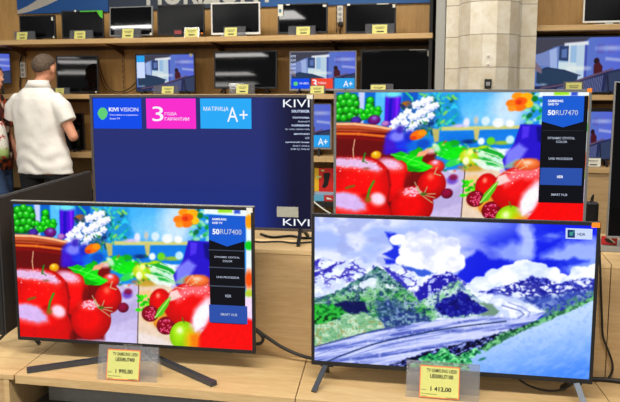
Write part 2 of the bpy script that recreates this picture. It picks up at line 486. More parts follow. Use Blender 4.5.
    for px, py, r in [(36.5, 224, 3), (45, 213, 3.6), (44, 219, 3.6), (47, 223, 4), (40, 229, 4), (46, 229, 4), (52, 226, 4), (53, 222, 3), (37, 231, 3), (43, 224, 3.5)]:
        c.fruit(px, py, r * 0.95, r * 0.95, (0, 110, 14), (26, 208, 22), 1.4, (140, 245, 120), -0.1, -0.35, 0, 0.4)
    c.fruit(33, 233, 5, 4, (40, 15, 90), (80, 55, 170), 1.5)
    c.fruit(50, 233, 6, 5, (60, 5, 80), (120, 30, 130), 1.5, (150, 120, 210), 0, -0.4, 0, 0.6)
    c.fruit(61, 237, 4, 3, (90, 30, 140), (190, 130, 200), 1.5)
    # pot
    c.poly([(12, 238), (40, 238.5), (66, 243), (62, 270), (12, 272)], (112, 4, 10), 1.2)
    c.poly([(12, 234.5), (32, 235), (52, 238), (67, 241.5), (66, 246), (40, 244.5), (12, 243)], (196, 98, 62), 1.6)
    c.stroke([(12, 236), (32, 236.5), (52, 239.5), (66, 242.5)], 2.0, (246, 196, 150), 1.2)
    c.stroke([(12, 241), (36, 242), (66, 246)], 1.6, (150, 60, 20), 1.4)
    c.stroke([(12, 245.5), (36, 246.5), (64, 250)], 2.6, (226, 120, 44), 1.6)
    c.stroke([(12, 249), (36, 250.5), (63, 254)], 2.4, (140, 24, 8), 1.8)
    # blue purple flowers
    for px, py, rx, ry, cl in [(70, 252, 9, 9, (60, 50, 220)), (78, 258, 10, 9, (40, 60, 225)), (66, 260, 6, 7, (80, 30, 200)), (73, 250, 7, 5, (140, 140, 250)), (84, 250, 5, 6, (40, 50, 190)), (90, 260, 8, 5, (20, 110, 220)), (98, 258, 6, 5, (15, 80, 190)), (75, 243, 4, 4, (60, 40, 180)), (70, 266, 10, 4, (70, 20, 200))]:
        c.ell(px, py, rx, ry, cl, soft=3.5, alpha=0.9)
    c.ell(92, 249, 7.5, 4.6, (240, 116, 10), rot=-0.3, soft=1.5); c.ell(96, 247, 4, 3, (255, 150, 20), soft=1.5)
    c.ell(88, 252, 3, 2, (215, 70, 10), soft=1.5)
    # leaves in the middle
    for px, py, rx, ry, rt, cl in [(118, 262, 8, 6, 0.2, (0, 205, 40)), (130, 266, 9, 5, -0.2, (10, 220, 20)), (112, 266, 7, 4, 0.6, (40, 200, 60)), (124, 270, 9, 5, 0.1, (0, 225, 30)), (110, 262, 5, 3, 0.9, (180, 230, 190)), (128, 277, 9, 3.5, -0.4, (60, 215, 90)), (104, 266, 5, 4, 0, (225, 190, 190)), (127, 258, 5, 3, 0.1, (0, 170, 40))]:
        c.ell(px, py, rx, ry, cl, rt, 1.8)
    # table top
    c.poly([(98, 286), (136, 284), (138, 280), (175, 284), (200, 300), (215, 352), (70, 345), (75, 330)], (198, 186, 226), 2)
    c.poly([(138, 282), (170, 286), (178, 300), (200, 350), (137, 348)], (226, 204, 182), 1.5)
    c.poly([(139, 292), (150, 290), (165, 318), (160, 330), (142, 320)], (236, 190, 130), 4, 0.8)
    c.poly([(137, 332), (160, 338), (185, 352), (136, 350)], (230, 218, 214), 4)
    c.poly([(96, 330), (136, 332), (136, 350), (80, 346)], (206, 196, 236), 4)
    c.poly([(106, 314), (136, 300), (137, 318), (112, 326)], (176, 164, 210), 4, 0.7)
    c.stroke([(138.5, 283), (137.3, 350)], 1.0, (90, 70, 80), 0.9)
    # yellow green squash, striped leaf
    c.fruit(145, 272, 13, 9, (150, 190, 10), (205, 225, 40), 2, (250, 250, 170), -0.2, -0.5, 0, 0.5)
    c.fruit(155, 270, 10, 9, (120, 190, 10), (180, 220, 20), 2)
    c.ell(146, 283, 12, 4, (190, 150, 30), soft=3, alpha=0.8)
    c.ell(139, 276, 3, 4, (240, 245, 200), soft=2)
    for pts_, cl_ in [([(146, 266), (160, 264), (178, 272), (186, 284), (170, 284), (154, 276)], (206, 236, 214)), ([(144, 275), (158, 273), (178, 282), (170, 287), (154, 284)], (226, 240, 228)), ([(164, 264), (186, 266), (192, 274), (178, 276)], (240, 246, 246)), ([(150, 265), (160, 263), (172, 269), (180, 277), (164, 273)], (26, 168, 50)), ([(150, 272), (162, 275), (176, 283), (160, 281)], (40, 180, 70))]:
        c.poly(pts_, cl_, 2, 0.95, wob=1.2)
    for p in [[(150, 266), (168, 272), (184, 284)], [(146, 275), (164, 278), (176, 284)], [(160, 264), (176, 270)]]:
        c.stroke(p, 1.0, (230, 246, 226), 0.9, 0.85)
    for k in range(50):
        c.ell(rng.uniform(104, 152), rng.uniform(256, 288), rng.uniform(0.8, 2.6), rng.uniform(0.6, 1.4), rng.choice([(20, 200, 40), (120, 230, 90), (230, 240, 220), (10, 120, 50), (240, 220, 120), (230, 90, 60)]), rng.uniform(-1, 1), 1.2, 0.6)
    # vase and orange flower
    for k in range(30):
        px, py = rng.uniform(190, 210), rng.uniform(210, 244)
        c.ell(px, py, rng.uniform(1.5, 4), rng.uniform(1, 2.5), rng.choice([(20, 150, 60), (60, 190, 110), (150, 220, 190), (10, 110, 60), (190, 230, 230)]), rng.uniform(-1.5, 1.5), 1.5, 0.9)
    c.poly([(188, 241), (212, 242), (212, 290), (176, 286), (173, 276), (183, 260)], (52, 30, 200), 1.5)
    c.poly([(176, 268), (188, 260), (196, 266), (188, 280), (176, 282)], (128, 128, 240), 4)
    c.poly([(190, 243), (197, 243), (196, 254), (190, 256)], (88, 60, 230), 2)
    c.poly([(203, 244), (211, 244), (211, 262), (205, 258)], (24, 14, 130), 2.5)
    c.poly([(172, 284), (186, 276), (205, 276), (205, 288)], (150, 200, 160), 3, 0.8)
    for px, py, rx, ry, cl in [(184, 213, 6, 4, (252, 150, 20)), (192, 214, 6, 4.5, (255, 176, 10)), (178, 220, 5, 4, (252, 130, 20)), (194, 221, 5, 4, (255, 190, 30)), (186, 224, 6, 4, (250, 120, 10)), (187, 218, 6, 4, (240, 100, 10)), (179, 225, 4, 3, (255, 150, 40))]:
        c.ell(px, py, rx, ry, cl, soft=1.4)
    c.ell(185, 219, 3, 2.4, (222, 66, 10), soft=1.5)
    c.ell(200, 216, 3, 3, (10, 130, 50), soft=1.5)
    # tomatoes, back to front
    RED, DRED = (240, 20, 6), (150, 0, 4)
    HI = (232, 200, 236)
    c.poly([(12, 268), (110, 268), (104, 340), (12, 340)], (126, 0, 6), 4)
    c.fruit(54, 268, 5, 4.2, (170, 90, 10), (238, 184, 20), 1.2, (255, 235, 150), -0.2, -0.4, 0, 0.4)
    c.fruit(110, 281, 9, 7, DRED, (240, 70, 50), 2, HI, 0, -0.6, 0, 0.5)
    def dew(x0, y0, x1, y1, n_, col_=(255, 236, 244)):
        for k in range(n_):
            c.ell(rng.uniform(x0, x1), rng.uniform(y0, y1), rng.uniform(0.3, 0.9), rng.uniform(0.3, 0.7), col_, soft=0.7, alpha=0.75)
    c.fruit(73, 293, 15.5, 22, (150, 0, 2), RED, 1.6, hx=-0.1, hy=-0.1)
    c.ell(69, 279, 13, 6.2, (242, 96, 96), 0.25, 6, 0.85); c.ell(68, 277, 10.5, 4.6, HI, 0.3, 4, 0.9)
    dew(58, 272, 80, 284, 10, (250, 220, 236))
    c.fruit(40, 294, 29, 25, (160, 0, 2), RED, 1.6, hx=0.1, hy=0.2)
    c.poly([(12, 270), (34, 270), (52, 275), (62, 283), (59, 288), (44, 285), (30, 283), (12, 281)], (244, 80, 76), 6, 0.85, wob=1.5)
    c.poly([(12, 270), (30, 270.5), (44, 272), (54, 276), (60, 282), (55, 284), (42, 281), (30, 279.5), (12, 277.5)], (222, 192, 232), 3.5, 0.95, wob=1.5)
    dew(16, 270, 60, 285, 18, (250, 230, 246)); dew(20, 286, 60, 300, 6, (250, 110, 100))
    c.poly([(46, 288), (56, 292), (62, 310), (52, 314)], (250, 40, 16), 10, 0.5)
    c.stroke([(33, 252), (32, 262), (33, 270)], 0.9, (226, 190, 150), 0.9)
    c.stroke([(43.5, 266), (42, 274)], 1.8, (60, 130, 50), 1.0); c.stroke([(42, 273), (46, 276)], 1.0, (90, 120, 60), 0.9)
    c.ell(46, 281, 3, 1.2, (150, 90, 60), soft=1.2, alpha=0.7)
    c.fruit(50, 338, 23.5, 33, (150, 0, 2), RED, 1.6, hx=-0.1, hy=0.0)
    c.poly([(12, 301), (40, 301), (30, 345), (12, 345)], RED, 3)
    c.poly([(12, 326), (60, 324), (70, 336), (60, 350), (12, 346)], (206, 4, 6), 9, 0.7)
    c.ell(73, 338, 3.5, 8, (90, 0, 12), soft=3, alpha=0.6)
    c.poly([(12, 304), (28, 303), (40, 306), (49, 316), (50, 324), (38, 327), (24, 324), (12, 320)], (242, 96, 104), 5, 0.85)
    c.poly([(12, 305), (26, 304), (37, 307), (46, 316), (47, 321), (38, 323), (26, 320), (12, 316)], (210, 186, 240), 3.5, 0.95, wob=1)
    c.ell(58, 312, 8.5, 7, (244, 130, 130), 0.5, 4, 0.9); c.ell(58.5, 311.5, 6.5, 5, (242, 214, 236), 0.5, 3, 0.95)
    c.stroke([(53.5, 294), (50, 302), (48.5, 310)], 2.2, (70, 150, 40), 1.0)
    c.stroke([(28, 300), (35, 298)], 2.2, (120, 110, 40), 1.4)
    c.ell(49, 312, 3, 3, (140, 120, 40), soft=2, alpha=0.8)
    # big bright leaf
    for pts_, cl_ in [([(67, 267), (78, 265), (90, 270), (84, 276), (74, 273)], (20, 190, 20)), ([(76, 272), (88, 266), (100, 268), (96, 276), (84, 279)], (10, 214, 24)), ([(82, 277), (96, 274), (109, 281), (99, 286), (86, 285)], (26, 226, 20)), ([(86, 266), (93, 261), (98, 264), (94, 270)], (10, 160, 24))]:
        c.poly(pts_, cl_, 1.3, 1.0, wob=1.6, ws=0.25)
    for p in [[(68, 268), (80, 271), (92, 275), (107, 282)], [(84, 276), (92, 270), (99, 269)], [(88, 279), (96, 279)], [(80, 271), (84, 268)]]:
        c.stroke(p, 0.9, (120, 246, 96), 1.0, 0.8)
    c.poly([(84, 279), (98, 283), (92, 286), (85, 284)], (6, 150, 16), 2, 0.8, wob=1)
    c.poly([(92, 266), (104, 264), (100, 270), (92, 271)], (240, 170, 130), 2)
    c.poly([(84, 266), (96, 262), (92, 270)], (0, 190, 20), 1.5)
    # middle tomatoes
    c.fruit(108, 299, 13.5, 15, (120, 0, 2), (230, 14, 6), 1.3, (246, 110, 90), -0.1, -0.55, 0, 0.4)
    c.ell(86, 298, 4, 11, (96, 0, 6), soft=3, alpha=0.7); c.stroke([(66, 284), (69, 298), (68, 312)], 1.2, (110, 0, 4), 3, 0.7)
    c.fruit(123, 308, 5.5, 5, (70, 0, 30), (150, 10, 70), 1.2)
    c.ell(127, 295, 5, 4, (110, 70, 190), soft=3, alpha=0.9)
    c.ell(128, 292, 4, 3, (140, 20, 60), soft=2, alpha=0.8)
    c.fruit(91, 320, 20, 20, (132, 0, 0), (232, 12, 6), 1.2, hx=-0.3, hy=-0.2)
    c.ell(89, 306, 9, 4.5, (248, 130, 130), 0, 6, 0.7)
    for k in range(70):
        a, r = rng.uniform(0, 6.28), rng.random() ** 0.6
        c.ell(91 + 9 * math.cos(a) * r - 1, 305.5 + 4.5 * math.sin(a) * r, rng.uniform(0.4, 1.1), rng.uniform(0.4, 0.8), (244, 200, 226), soft=0.7, alpha=0.8)
    for p in [[(92, 296), (96, 304), (102, 309), (112, 312)], [(104, 301), (101, 309)], [(95, 300), (98, 308), (110, 317)], [(102, 308), (112, 308)], [(94, 303), (100, 308)]]:
        c.stroke(p, 0.9, (190, 190, 150), 0.8, 0.9)
    c.ell(101, 308, 3, 1.6, (90, 110, 40), soft=1)
    c.stroke([(112, 282), (110, 288), (116, 290)], 1.2, (200, 160, 120), 0.8)
    # herbs, raspberries, right hand fruit
    for k in range(26):
        c.ell(rng.uniform(138, 156), rng.uniform(296, 312) , rng.uniform(1.2, 3.2), rng.uniform(1, 2), rng.choice([(60, 220, 10), (110, 240, 40), (30, 190, 10)]), rng.uniform(-1, 1), 1.0)
    c.fruit(160, 303, 11, 14, DRED, (226, 14, 8), 1.3, (250, 150, 130), -0.2, -0.5, 0, 0.3)
    c.fruit(162, 321, 9, 9, (190, 110, 20), (230, 160, 60), 2)
    def rasp(cx, cy, r):
        c.fruit(cx, cy, r, r * 0.95, (80, 0, 20), (150, 4, 44), 1.2)
        for k in range(26):
            a, q = rng.uniform(0, 6.28), math.sqrt(rng.random()) * 0.85
            px, py = cx + math.cos(a) * q * r, cy + math.sin(a) * q * r
            c.ell(px, py, 1.1, 1.0, (205, 40, 90), soft=0.8, alpha=0.8); c.ell(px - 0.3, py - 0.4, 0.45, 0.4, (245, 170, 200), soft=0.5, alpha=0.9)
    rasp(150, 314, 8.5); rasp(166, 326, 9.5)
    c.fruit(196, 306, 32, 24, (150, 0, 4), (232, 12, 8), 1.4)
    c.poly([(172, 294), (184, 286), (206, 282), (212, 290), (206, 296), (190, 296), (178, 303)], (246, 140, 150), 7, 0.8, wob=2)
    for k in range(22):
        c.ell(rng.uniform(174, 212), rng.uniform(284, 300), rng.uniform(0.4, 1.0), rng.uniform(0.4, 0.8), (255, 225, 230), soft=0.7, alpha=0.8)
    c.fruit(197, 281, 13, 6, (190, 60, 20), (240, 130, 70), 2, (250, 210, 180), 0, -0.3, 0, 0.5)
    for p in [[(186, 284), (192, 276), (197, 284)], [(190, 286), (200, 280)], [(168, 292), (176, 288), (186, 289)]]:
        c.stroke(p, 0.8, (226, 206, 180), 0.8, 0.8)
    c.poly([(170, 292), (177, 290), (181, 297), (173, 301), (167, 302)], (238, 205, 200), 2)
    c.poly([(154, 319), (158, 309), (166, 300), (171, 297), (168, 306), (162, 316)], (96, 196, 40), 1.2)
    c.stroke([(155, 318), (169, 299)], 0.9, (200, 240, 140), 0.8)
    c.fruit(183, 336, 13.5, 14.5, (110, 170, 0), (166, 222, 24), 1.2, (236, 250, 190), -0.25, -0.35, 0, 0.4)
    c.ell(192, 342, 7, 12, (236, 176, 20), soft=7, alpha=0.9)
    c.stroke([(182, 318), (184, 323)], 1.2, (110, 120, 40), 0.8)
    c.poly([(196, 360), (198, 338), (206, 326), (224, 308), (256, 306), (256, 360)], (232, 8, 6), 2)
    c.poly([(190, 326), (194, 310), (205, 298), (222, 292), (246, 296), (250, 316), (236, 318), (216, 318), (206, 328), (196, 334)], (240, 200, 214), 6)
    c.poly([(193, 318), (200, 307), (208, 303), (209, 314), (203, 326), (195, 332)], (250, 240, 248), 3)
    c.poly([(190, 336), (200, 332), (200, 356), (192, 356)], (240, 120, 10), 5, 0.8)
    c.poly([(210, 318), (256, 320), (256, 360), (202, 360), (204, 334)], (238, 6, 4), 4)
    # strip at the right edge
    c.poly([(204, 206), (256, 206), (256, 300), (246, 300), (246, 217), (204, 214)], (228, 238, 246), 1.5)
    c.poly([(218, 209), (232, 210), (232, 213), (218, 213)], (160, 225, 40), 2)
    c.poly([(234, 210), (240, 210), (240, 214), (234, 214)], (60, 90, 200), 2)
    c.ell(249, 222, 4.5, 7, (250, 160, 10), soft=2.5)
    c.ell(249, 246, 4.5, 4.5, (20, 200, 40), soft=2.5)
    c.ell(249, 280, 4.5, 9, (240, 90, 20), soft=4)
    c.ell(249, 294, 4, 4, (180, 200, 60), soft=3)
    c.poly([(244, 298), (256, 298), (256, 322), (244, 318)], (236, 212, 244), 4)
    c.img = np.clip((c.img - 0.5) * 1.16 + 0.485, 0, 1)
    c.grain(0.10, 0.35, 3)
    return c

CR = [(314.6, 217.4), (597.6, 226.0), (589.0, 380.3), (314.4, 361.2)]
def landscape():
    c = Canvas(520, 298, CR, (150, 175, 250))
    x, y = c.x, c.y
    sm = lambda v, a, b: np.clip((v - a) / (b - a), 0, 1) ** 2 * (3 - 2 * np.clip((v - a) / (b - a), 0, 1))
    def fill(a, colr):
        a = np.clip(a, 0, 1)[:, None]; c.img = c.img * (1 - a) + np.asarray(colr, float) / 255 * a
    def mixc(a, b, t): return np.array(a) * (1 - t[:, None]) + np.array(b) * t[:, None]
    def inside(pts, wob=0.0, ws=0.3, seed=1, soft=1.2):
        """coverage of a polygon with a ragged edge"""
        keep = c.img.copy(); c.img[:] = 0
        c.poly(pts, (255, 255, 255), soft, 1.0, wob, ws, seed)
        a = c.img[:, 0].copy(); c.img = keep; return a
    def ridged(u, v, seed): return 1 - np.abs(2 * fbm(u, v, seed, 5) - 1)
    nA = fbm(x * 0.028, y * 0.05, 3, 5); nB = fbm(x * 0.07, y * 0.10, 9, 5); nC = fbm(x * 0.16, y * 0.22, 21, 5); nD = fbm(x * 0.34, y * 0.40, 33, 4)
    # ---- sky
    t = sm(x, 425, 520)
    c.img = mixc((168, 186, 244), (34, 50, 226), t) / 255
    fill(sm(nA, 0.36, 0.66) * (1 - t), (222, 226, 246)); fill(sm(nB, 0.46, 0.72) * (1 - t) * 0.75, (164, 176, 226))
    fill(sm(x, 380, 440) * sm(x, 560, 470) * sm(y, 246, 222) * 0.8, (172, 190, 240))
    fill(sm(fbm(x * 0.02, y * 0.055, 5, 5), 0.40, 0.66) * t * sm(y, 292, 240) * 0.9, (168, 188, 246))
    fill(inside([(519, 222), (531, 222), (536, 246), (530, 262), (516, 256), (522, 240)], 5, 0.1, 4, 8) * 0.8, (202, 214, 250))
    fill(inside([(540, 256), (566, 244), (600, 238), (600, 262), (548, 266)], 5, 0.08, 5, 9) * 0.8, (188, 206, 250))
    fill(inside([(496, 248), (530, 242), (534, 262), (500, 266)], 5, 0.08, 6, 10) * 0.75, (176, 194, 246))
    fill(inside([(566, 262), (600, 256), (600, 274), (570, 273)], 4, 0.1, 7, 7) * 0.8, (160, 186, 248))
    fill(inside([(462, 262), (476, 252), (496, 258), (520, 262), (548, 260), (566, 263), (548, 272), (500, 274), (470, 288), (454, 282)], 4, 0.1, 8, 4) * 0.9, (24, 38, 216))
    fill(inside([(540, 264), (574, 258), (590, 262), (572, 268), (548, 270)], 3, 0.12, 9, 4) * 0.8, (30, 50, 220))
    for p in [[(384, 232), (404, 236), (396, 246), (402, 252), (408, 260), (400, 263), (383, 256), (392, 248)], [(384, 260), (398, 261), (400, 266), (386, 265)]]:
        fill(inside(p, 2.0, 0.16, 10, 2.2), (44, 62, 218))
    def cloud(blobs, base, shade, seed, k=0.9, soft=0.16):
        d = np.full(len(x), -9.0)
        for px, py, rx, ry in blobs: d = np.maximum(d, 1 - np.hypot((x - px) / rx, (y - py) / ry))
        n = fbm(x * 0.12, y * 0.15, seed, 5) - 0.5
        a = sm(d + n * k * 1.1, 0.0, soft)
        n2 = fbm(x * 0.075 + 4, (y + 4) * 0.11, seed + 3, 4)
        fill(a, mixc(base, shade, np.clip((n2 - 0.42) * 3.2, 0, 1)))
    cloud([(414, 250, 16, 20), (424, 242, 16, 12), (434, 254, 24, 18), (450, 250, 13, 15), (455, 262, 12, 12), (430, 266, 30, 10), (442, 246, 16, 10), (406, 262, 12, 8), (398, 240, 10, 6)], (246, 246, 250), (204, 210, 238), 51, 0.55)
    fill(inside([(402, 266), (426, 271), (436, 276), (420, 279), (398, 273)], 2, 0.2, 12, 2), (70, 104, 214))
    cloud([(482, 285, 14, 9), (496, 278, 14, 10), (510, 273, 15, 10), (524, 270, 14, 11), (538, 271, 13, 10), (550, 275, 12, 9), (520, 280, 34, 9), (472, 291, 12, 8), (560, 279, 10, 6)], (244, 247, 253), (206, 218, 246), 61, 0.5)
    cloud([(582, 276, 14, 10), (572, 281, 12, 6), (596, 272, 10, 8)], (238, 243, 253), (190, 206, 248), 71, 0.6)
    # ---- left snow range
    A = inside([(308, 258), (322, 256), (334, 263), (346, 262), (356, 258), (366, 264), (380, 267), (396, 265), (408, 271), (420, 276), (470, 284), (470, 314), (308, 314)], 2.2, 0.22, 2, 1.4)
    fill(A, mixc((206, 216, 248), (234, 240, 254), sm(nC, 0.4, 0.6)))
    r1 = ridged((x + 1.4 * y) * 0.06, (y - 0.35 * x) * 0.12, 14)
    fill(A * sm(r1, 0.86, 0.96) * sm(y, 259, 263) * sm(y, 292, 280) * 0.8, (66, 60, 180))
    for p in [[(312, 262), (320, 259), (318, 267), (312, 267)], [(322, 271), (329, 267), (338, 264), (333, 271), (324, 275)], [(338, 265), (345, 261), (341, 266)], [(354, 264), (367, 272), (358, 269)], [(312, 272), (320, 272), (317, 277), (312, 277)], [(330, 277), (350, 276), (344, 279)], [(347, 270), (353, 268), (352, 272)]]:
        fill(inside(p, 2.2, 0.4, 3, 1.2) * 0.9, (58, 50, 176))
    # ---- snow peaks behind
    B = inside([(378, 270), (384, 266), (392, 269), (404, 280), (412, 285), (420, 279), (434, 274), (446, 272), (456, 276), (470, 286), (500, 298), (500, 320), (378, 320)], 2, 0.3, 5, 1.3)
    fill(B, mixc((214, 222, 250), (240, 244, 255), sm(nC, 0.4, 0.6)))
    r2 = ridged((x - 1.1 * y) * 0.07, (y + 0.7 * x) * 0.10, 24)
    fill(B * sm(r2, 0.82, 0.94) * sm(x, 384, 390) * 0.8, (66, 62, 184))
    fill(inside([(382, 268), (388, 268), (396, 275), (410, 288), (404, 290), (392, 278)], 2.2, 0.4, 6, 1.2), (70, 66, 186))
    fill(inside([(414, 294), (424, 284), (434, 276), (452, 273), (459, 281), (448, 290), (434, 298), (418, 302)], 3, 0.3, 7, 1.4), (50, 44, 170))
    fill(inside([(414, 294), (424, 284), (434, 276), (452, 273), (459, 281), (448, 290), (434, 298), (418, 302)], 3, 0.3, 7, 1.4) * sm(nD, 0.54, 0.66) * 0.9, (196, 206, 246))
    # ---- right hand range
    C_ = inside([(474, 298), (486, 292), (500, 287), (512, 284), (522, 280), (532, 277), (546, 279), (560, 284), (572, 280), (584, 277), (602, 283), (602, 312), (560, 318), (540, 316), (500, 312), (474, 308)], 2.4, 0.25, 8, 1.3)
    fill(C_, (96, 106, 204))
    r3 = ridged((x - 0.9 * y) * 0.075, (y + 0.5 * x) * 0.11, 34)
    fill(C_ * sm(r3, 0.62, 0.80) * sm(y, 308, 296), (228, 234, 253)); fill(C_ * sm(nC, 0.53, 0.66) * 0.75, (216, 226, 252))
    fill(C_ * sm(nD, 0.44, 0.34) * 0.8, (38, 40, 158)); fill(C_ * sm(ridged((x + y) * 0.06, (y - 0.5 * x) * 0.13, 37), 0.84, 0.94) * 0.85, (34, 36, 150))
    fill(inside([(498, 303), (530, 298), (560, 294), (602, 286), (602, 300), (570, 306), (545, 317), (508, 312)], 3, 0.2, 9, 5) * 0.55, (74, 104, 176))
    fill(inside([(540, 312), (570, 300), (602, 288), (602, 306), (560, 318)], 3, 0.25, 10, 3) * sm(nD, 0.40, 0.55) * 0.85, (84, 136, 132))
    # ---- valley floor
    fill(inside([(430, 302), (500, 294), (520, 300), (545, 312), (530, 326), (430, 328)], 2, 0.2, 11, 3), mixc((196, 208, 240), (232, 238, 252), sm(nB, 0.4, 0.6)))
    # ---- right pyramid
    D = inside([(420, 303), (430, 296), (440, 290), (450, 284), (459, 280), (466, 289), (478, 299), (490, 307), (498, 313), (470, 319), (424, 319)], 1.8, 0.3, 12, 1.2)
    fill(D, (118, 146, 186))
    rr = ridged((x - 1.2 * np.abs(x - 459)) * 0.09, (y - 0.5 * np.abs(x - 459)) * 0.12, 44)
    fill(D * sm(nC, 0.40, 0.58) * 0.9, (150, 206, 160)); fill(D * sm(rr, 0.74, 0.9) * 0.8, (206, 226, 226)); fill(D * sm(nD, 0.42, 0.32) * 0.8, (56, 72, 140))
    E_ = inside([(436, 303), (446, 298), (454, 296), (462, 291), (470, 299), (482, 306), (491, 312), (474, 315), (452, 319), (438, 313)], 3, 0.3, 13, 1.8)
    fill(E_, (32, 30, 146)); fill(E_ * sm(nD, 0.52, 0.66) * 0.8, (70, 84, 180)); fill(E_ * sm(nC, 0.40, 0.30) * 0.7, (14, 16, 96))
    fill(inside([(478, 303), (492, 305), (500, 312), (494, 317), (478, 316), (489, 311)], 1.2, 0.3, 14, 1.6), (122, 152, 134))
    # ---- main mountain, left
    F = inside([(308, 298), (322, 297), (334, 293), (346, 287), (356, 281), (366, 275), (376, 267), (382, 270), (390, 277), (400, 284), (412, 293), (420, 302), (428, 309), (436, 318), (432, 326), (380, 340), (308, 352)], 2, 0.3, 15, 1.2)
    fill(F, mixc((56, 92, 126), (86, 136, 140), sm(nC, 0.4, 0.62)))
    side = np.where(x < 376, 1.0, -1.0)
    rg = ridged((x + side * 1.2 * y) * 0.05, (y - side * 0.6 * x) * 0.13, 54)
    low = sm(y - 268 - np.abs(x - 376) * 0.35, 8, 20)
    fill(F * sm(nC, 0.34, 0.52) * (0.2 + 0.8 * low) * 0.92, (74, 164, 84)); fill(F * sm(rg, 0.74, 0.90) * low * 0.75, (150, 206, 150))
    fill(F * sm(ridged(x * 0.10, y * 0.16, 57), 0.82, 0.94) * 0.55, (200, 220, 226))
    fill(F * sm(nD, 0.40, 0.28) * 0.7, (30, 56, 92)); fill(F * sm(nB, 0.36, 0.28) * 0.5, (36, 48, 112))
    for p in [[(358, 287), (364, 281), (372, 278), (379, 280), (373, 286), (363, 290)], [(384, 283), (396, 289), (386, 290)], [(350, 289), (358, 285), (356, 291)], [(370, 284), (376, 282), (373, 290)]]:
        fill(inside(p, 2.4, 0.4, 16, 1.4) * 0.9, (232, 238, 252))
    fill(inside([(334, 305), (348, 301), (364, 302), (368, 311), (352, 315), (336, 312)], 3, 0.25, 17, 2.5) * 0.9, (22, 26, 92))
    fill(inside([(374, 302), (386, 299), (396, 300), (406, 312), (398, 322), (378, 323)], 3.5, 0.22, 18, 5) * 0.6, (36, 56, 130))
    fill(inside([(374, 302), (406, 300), (420, 320), (380, 326)], 3.5, 0.22, 19, 4) * sm(nD, 0.52, 0.66) * 0.7, (150, 170, 220))
    fill(inside([(310, 306), (332, 305), (346, 313), (338, 320), (310, 327)], 3, 0.25, 20, 2) * 0.9, mixc((18, 120, 44), (60, 190, 70), sm(nD, 0.4, 0.6)))
    fill(inside([(310, 318), (326, 316), (340, 318), (330, 322), (310, 326)], 2, 0.3, 21, 2) * sm(nD, 0.56, 0.44) * 0.85, (16, 64, 44))
    G = inside([(308, 328), (330, 323), (350, 316), (366, 315), (380, 322), (388, 328), (384, 333), (350, 341), (308, 352)], 2.4, 0.3, 22, 2.4)
    fill(G, mixc((140, 190, 150), (196, 222, 196), sm(nC, 0.42, 0.58))); fill(G * sm(nD, 0.56, 0.68) * 0.7, (150, 152, 96)); fill(G * sm(nD, 0.42, 0.34) * 0.5, (90, 150, 110))
    fill(inside([(380, 318), (410, 312), (432, 318), (428, 326), (386, 334)], 3, 0.25, 23, 3) * 0.8, mixc((50, 66, 140), (130, 160, 190), sm(nD, 0.42, 0.6)))
    # ---- glacier
    H_ = inside([(306, 350), (330, 343), (356, 336), (384, 329), (420, 323), (460, 318.5), (490, 316.5), (512, 317), (545, 313), (530, 326), (500, 336), (460, 350), (420, 362), (400, 374), (306, 376)], 0.8, 0.3, 24, 1.4)
    st = fbm(x * 0.03 + 3, (y + 0.19 * x - 0.00016 * (x - 312) ** 2) * 0.42, 44, 5)
    fill(H_, mixc((128, 142, 212), (202, 208, 246), sm(st, 0.36, 0.62))); fill(H_ * sm(st, 0.40, 0.30) * 0.8, (84, 96, 180)); fill(H_ * sm(nD, 0.60, 0.72) * 0.4, (226, 230, 252))
    for pts, wd, cl, al in [([(326, 363), (340, 357), (356, 351), (372, 345.5), (390, 340.5), (410, 336.5), (432, 332), (456, 328), (480, 325), (506, 322)], 1.3, (38, 56, 100), 0.9), ([(314, 348), (330, 343.5), (350, 338), (372, 332), (392, 328), (410, 325)], 1.3, (64, 84, 128), 0.85), ([(340, 361), (366, 352), (392, 345), (420, 339), (448, 334), (480, 329)], 0.9, (110, 122, 196), 0.8), ([(316, 356), (346, 346), (380, 337), (420, 330), (460, 324)], 0.9, (116, 128, 200), 0.7)]:
        c.stroke(pts, wd, cl, 1.0, al)
    fill(inside([(486, 300), (502, 299), (516, 303), (530, 309), (538, 315), (520, 320), (500, 318), (500, 309)], 1.4, 0.3, 25, 2) * 0.9, mixc((200, 210, 244), (238, 242, 254), sm(nC, 0.4, 0.6)))
    c.stroke([(502, 306), (512, 309), (520, 311.5), (524, 315), (518, 319)], 1.0, (96, 104, 176), 1.0, 0.9); c.stroke([(508, 303), (522, 308), (530, 313), (528, 318)], 0.8, (110, 118, 190), 1.0, 0.8)
    # ---- dark moraine
    J = inside([(368, 374), (384, 368), (400, 361), (430, 352), (470, 342), (505, 332.5), (535, 323), (530, 332), (505, 342), (470, 354), (430, 368), (400, 378)], 1.8, 0.3, 26, 1.6)
    fill(J, (40, 46, 120)); fill(J * sm(nD, 0.50, 0.62), (150, 162, 220)); fill(J * sm(nD, 0.43, 0.34), (8, 14, 40)); fill(J * sm(ridged((x + 2 * y) * 0.1, (y + 0.3 * x) * 0.2, 66), 0.84, 0.93) * 0.8, (12, 18, 44))
    # ---- snow field in front
    K = inside([(602, 294), (584, 303), (562, 312), (530, 326), (500, 339), (484, 349), (470, 360), (452, 374), (440, 386), (604, 392)], 1.4, 0.15, 27, 1.4)
    g2 = np.clip((y - 318 + (x - 520) * 0.22) / 66, 0, 1)
    fill(K, mixc((194, 214, 245), (84, 142, 242), g2 ** 1.4)); fill(K * sm(fbm(x * 0.10, (y + 0.4 * x) * 0.20, 81, 5), 0.40, 0.72) * 0.22, (200, 220, 248)); fill(K * sm(nD, 0.54, 0.7) * 0.25, (112, 156, 232))
    # ---- green plants along the edge of the snow
    L = inside([(478, 350), (500, 335), (520, 328), (545, 317), (566, 309), (602, 293), (602, 297), (568, 313), (540, 325), (510, 338), (486, 352)], 1.8, 0.4, 28, 1.8)
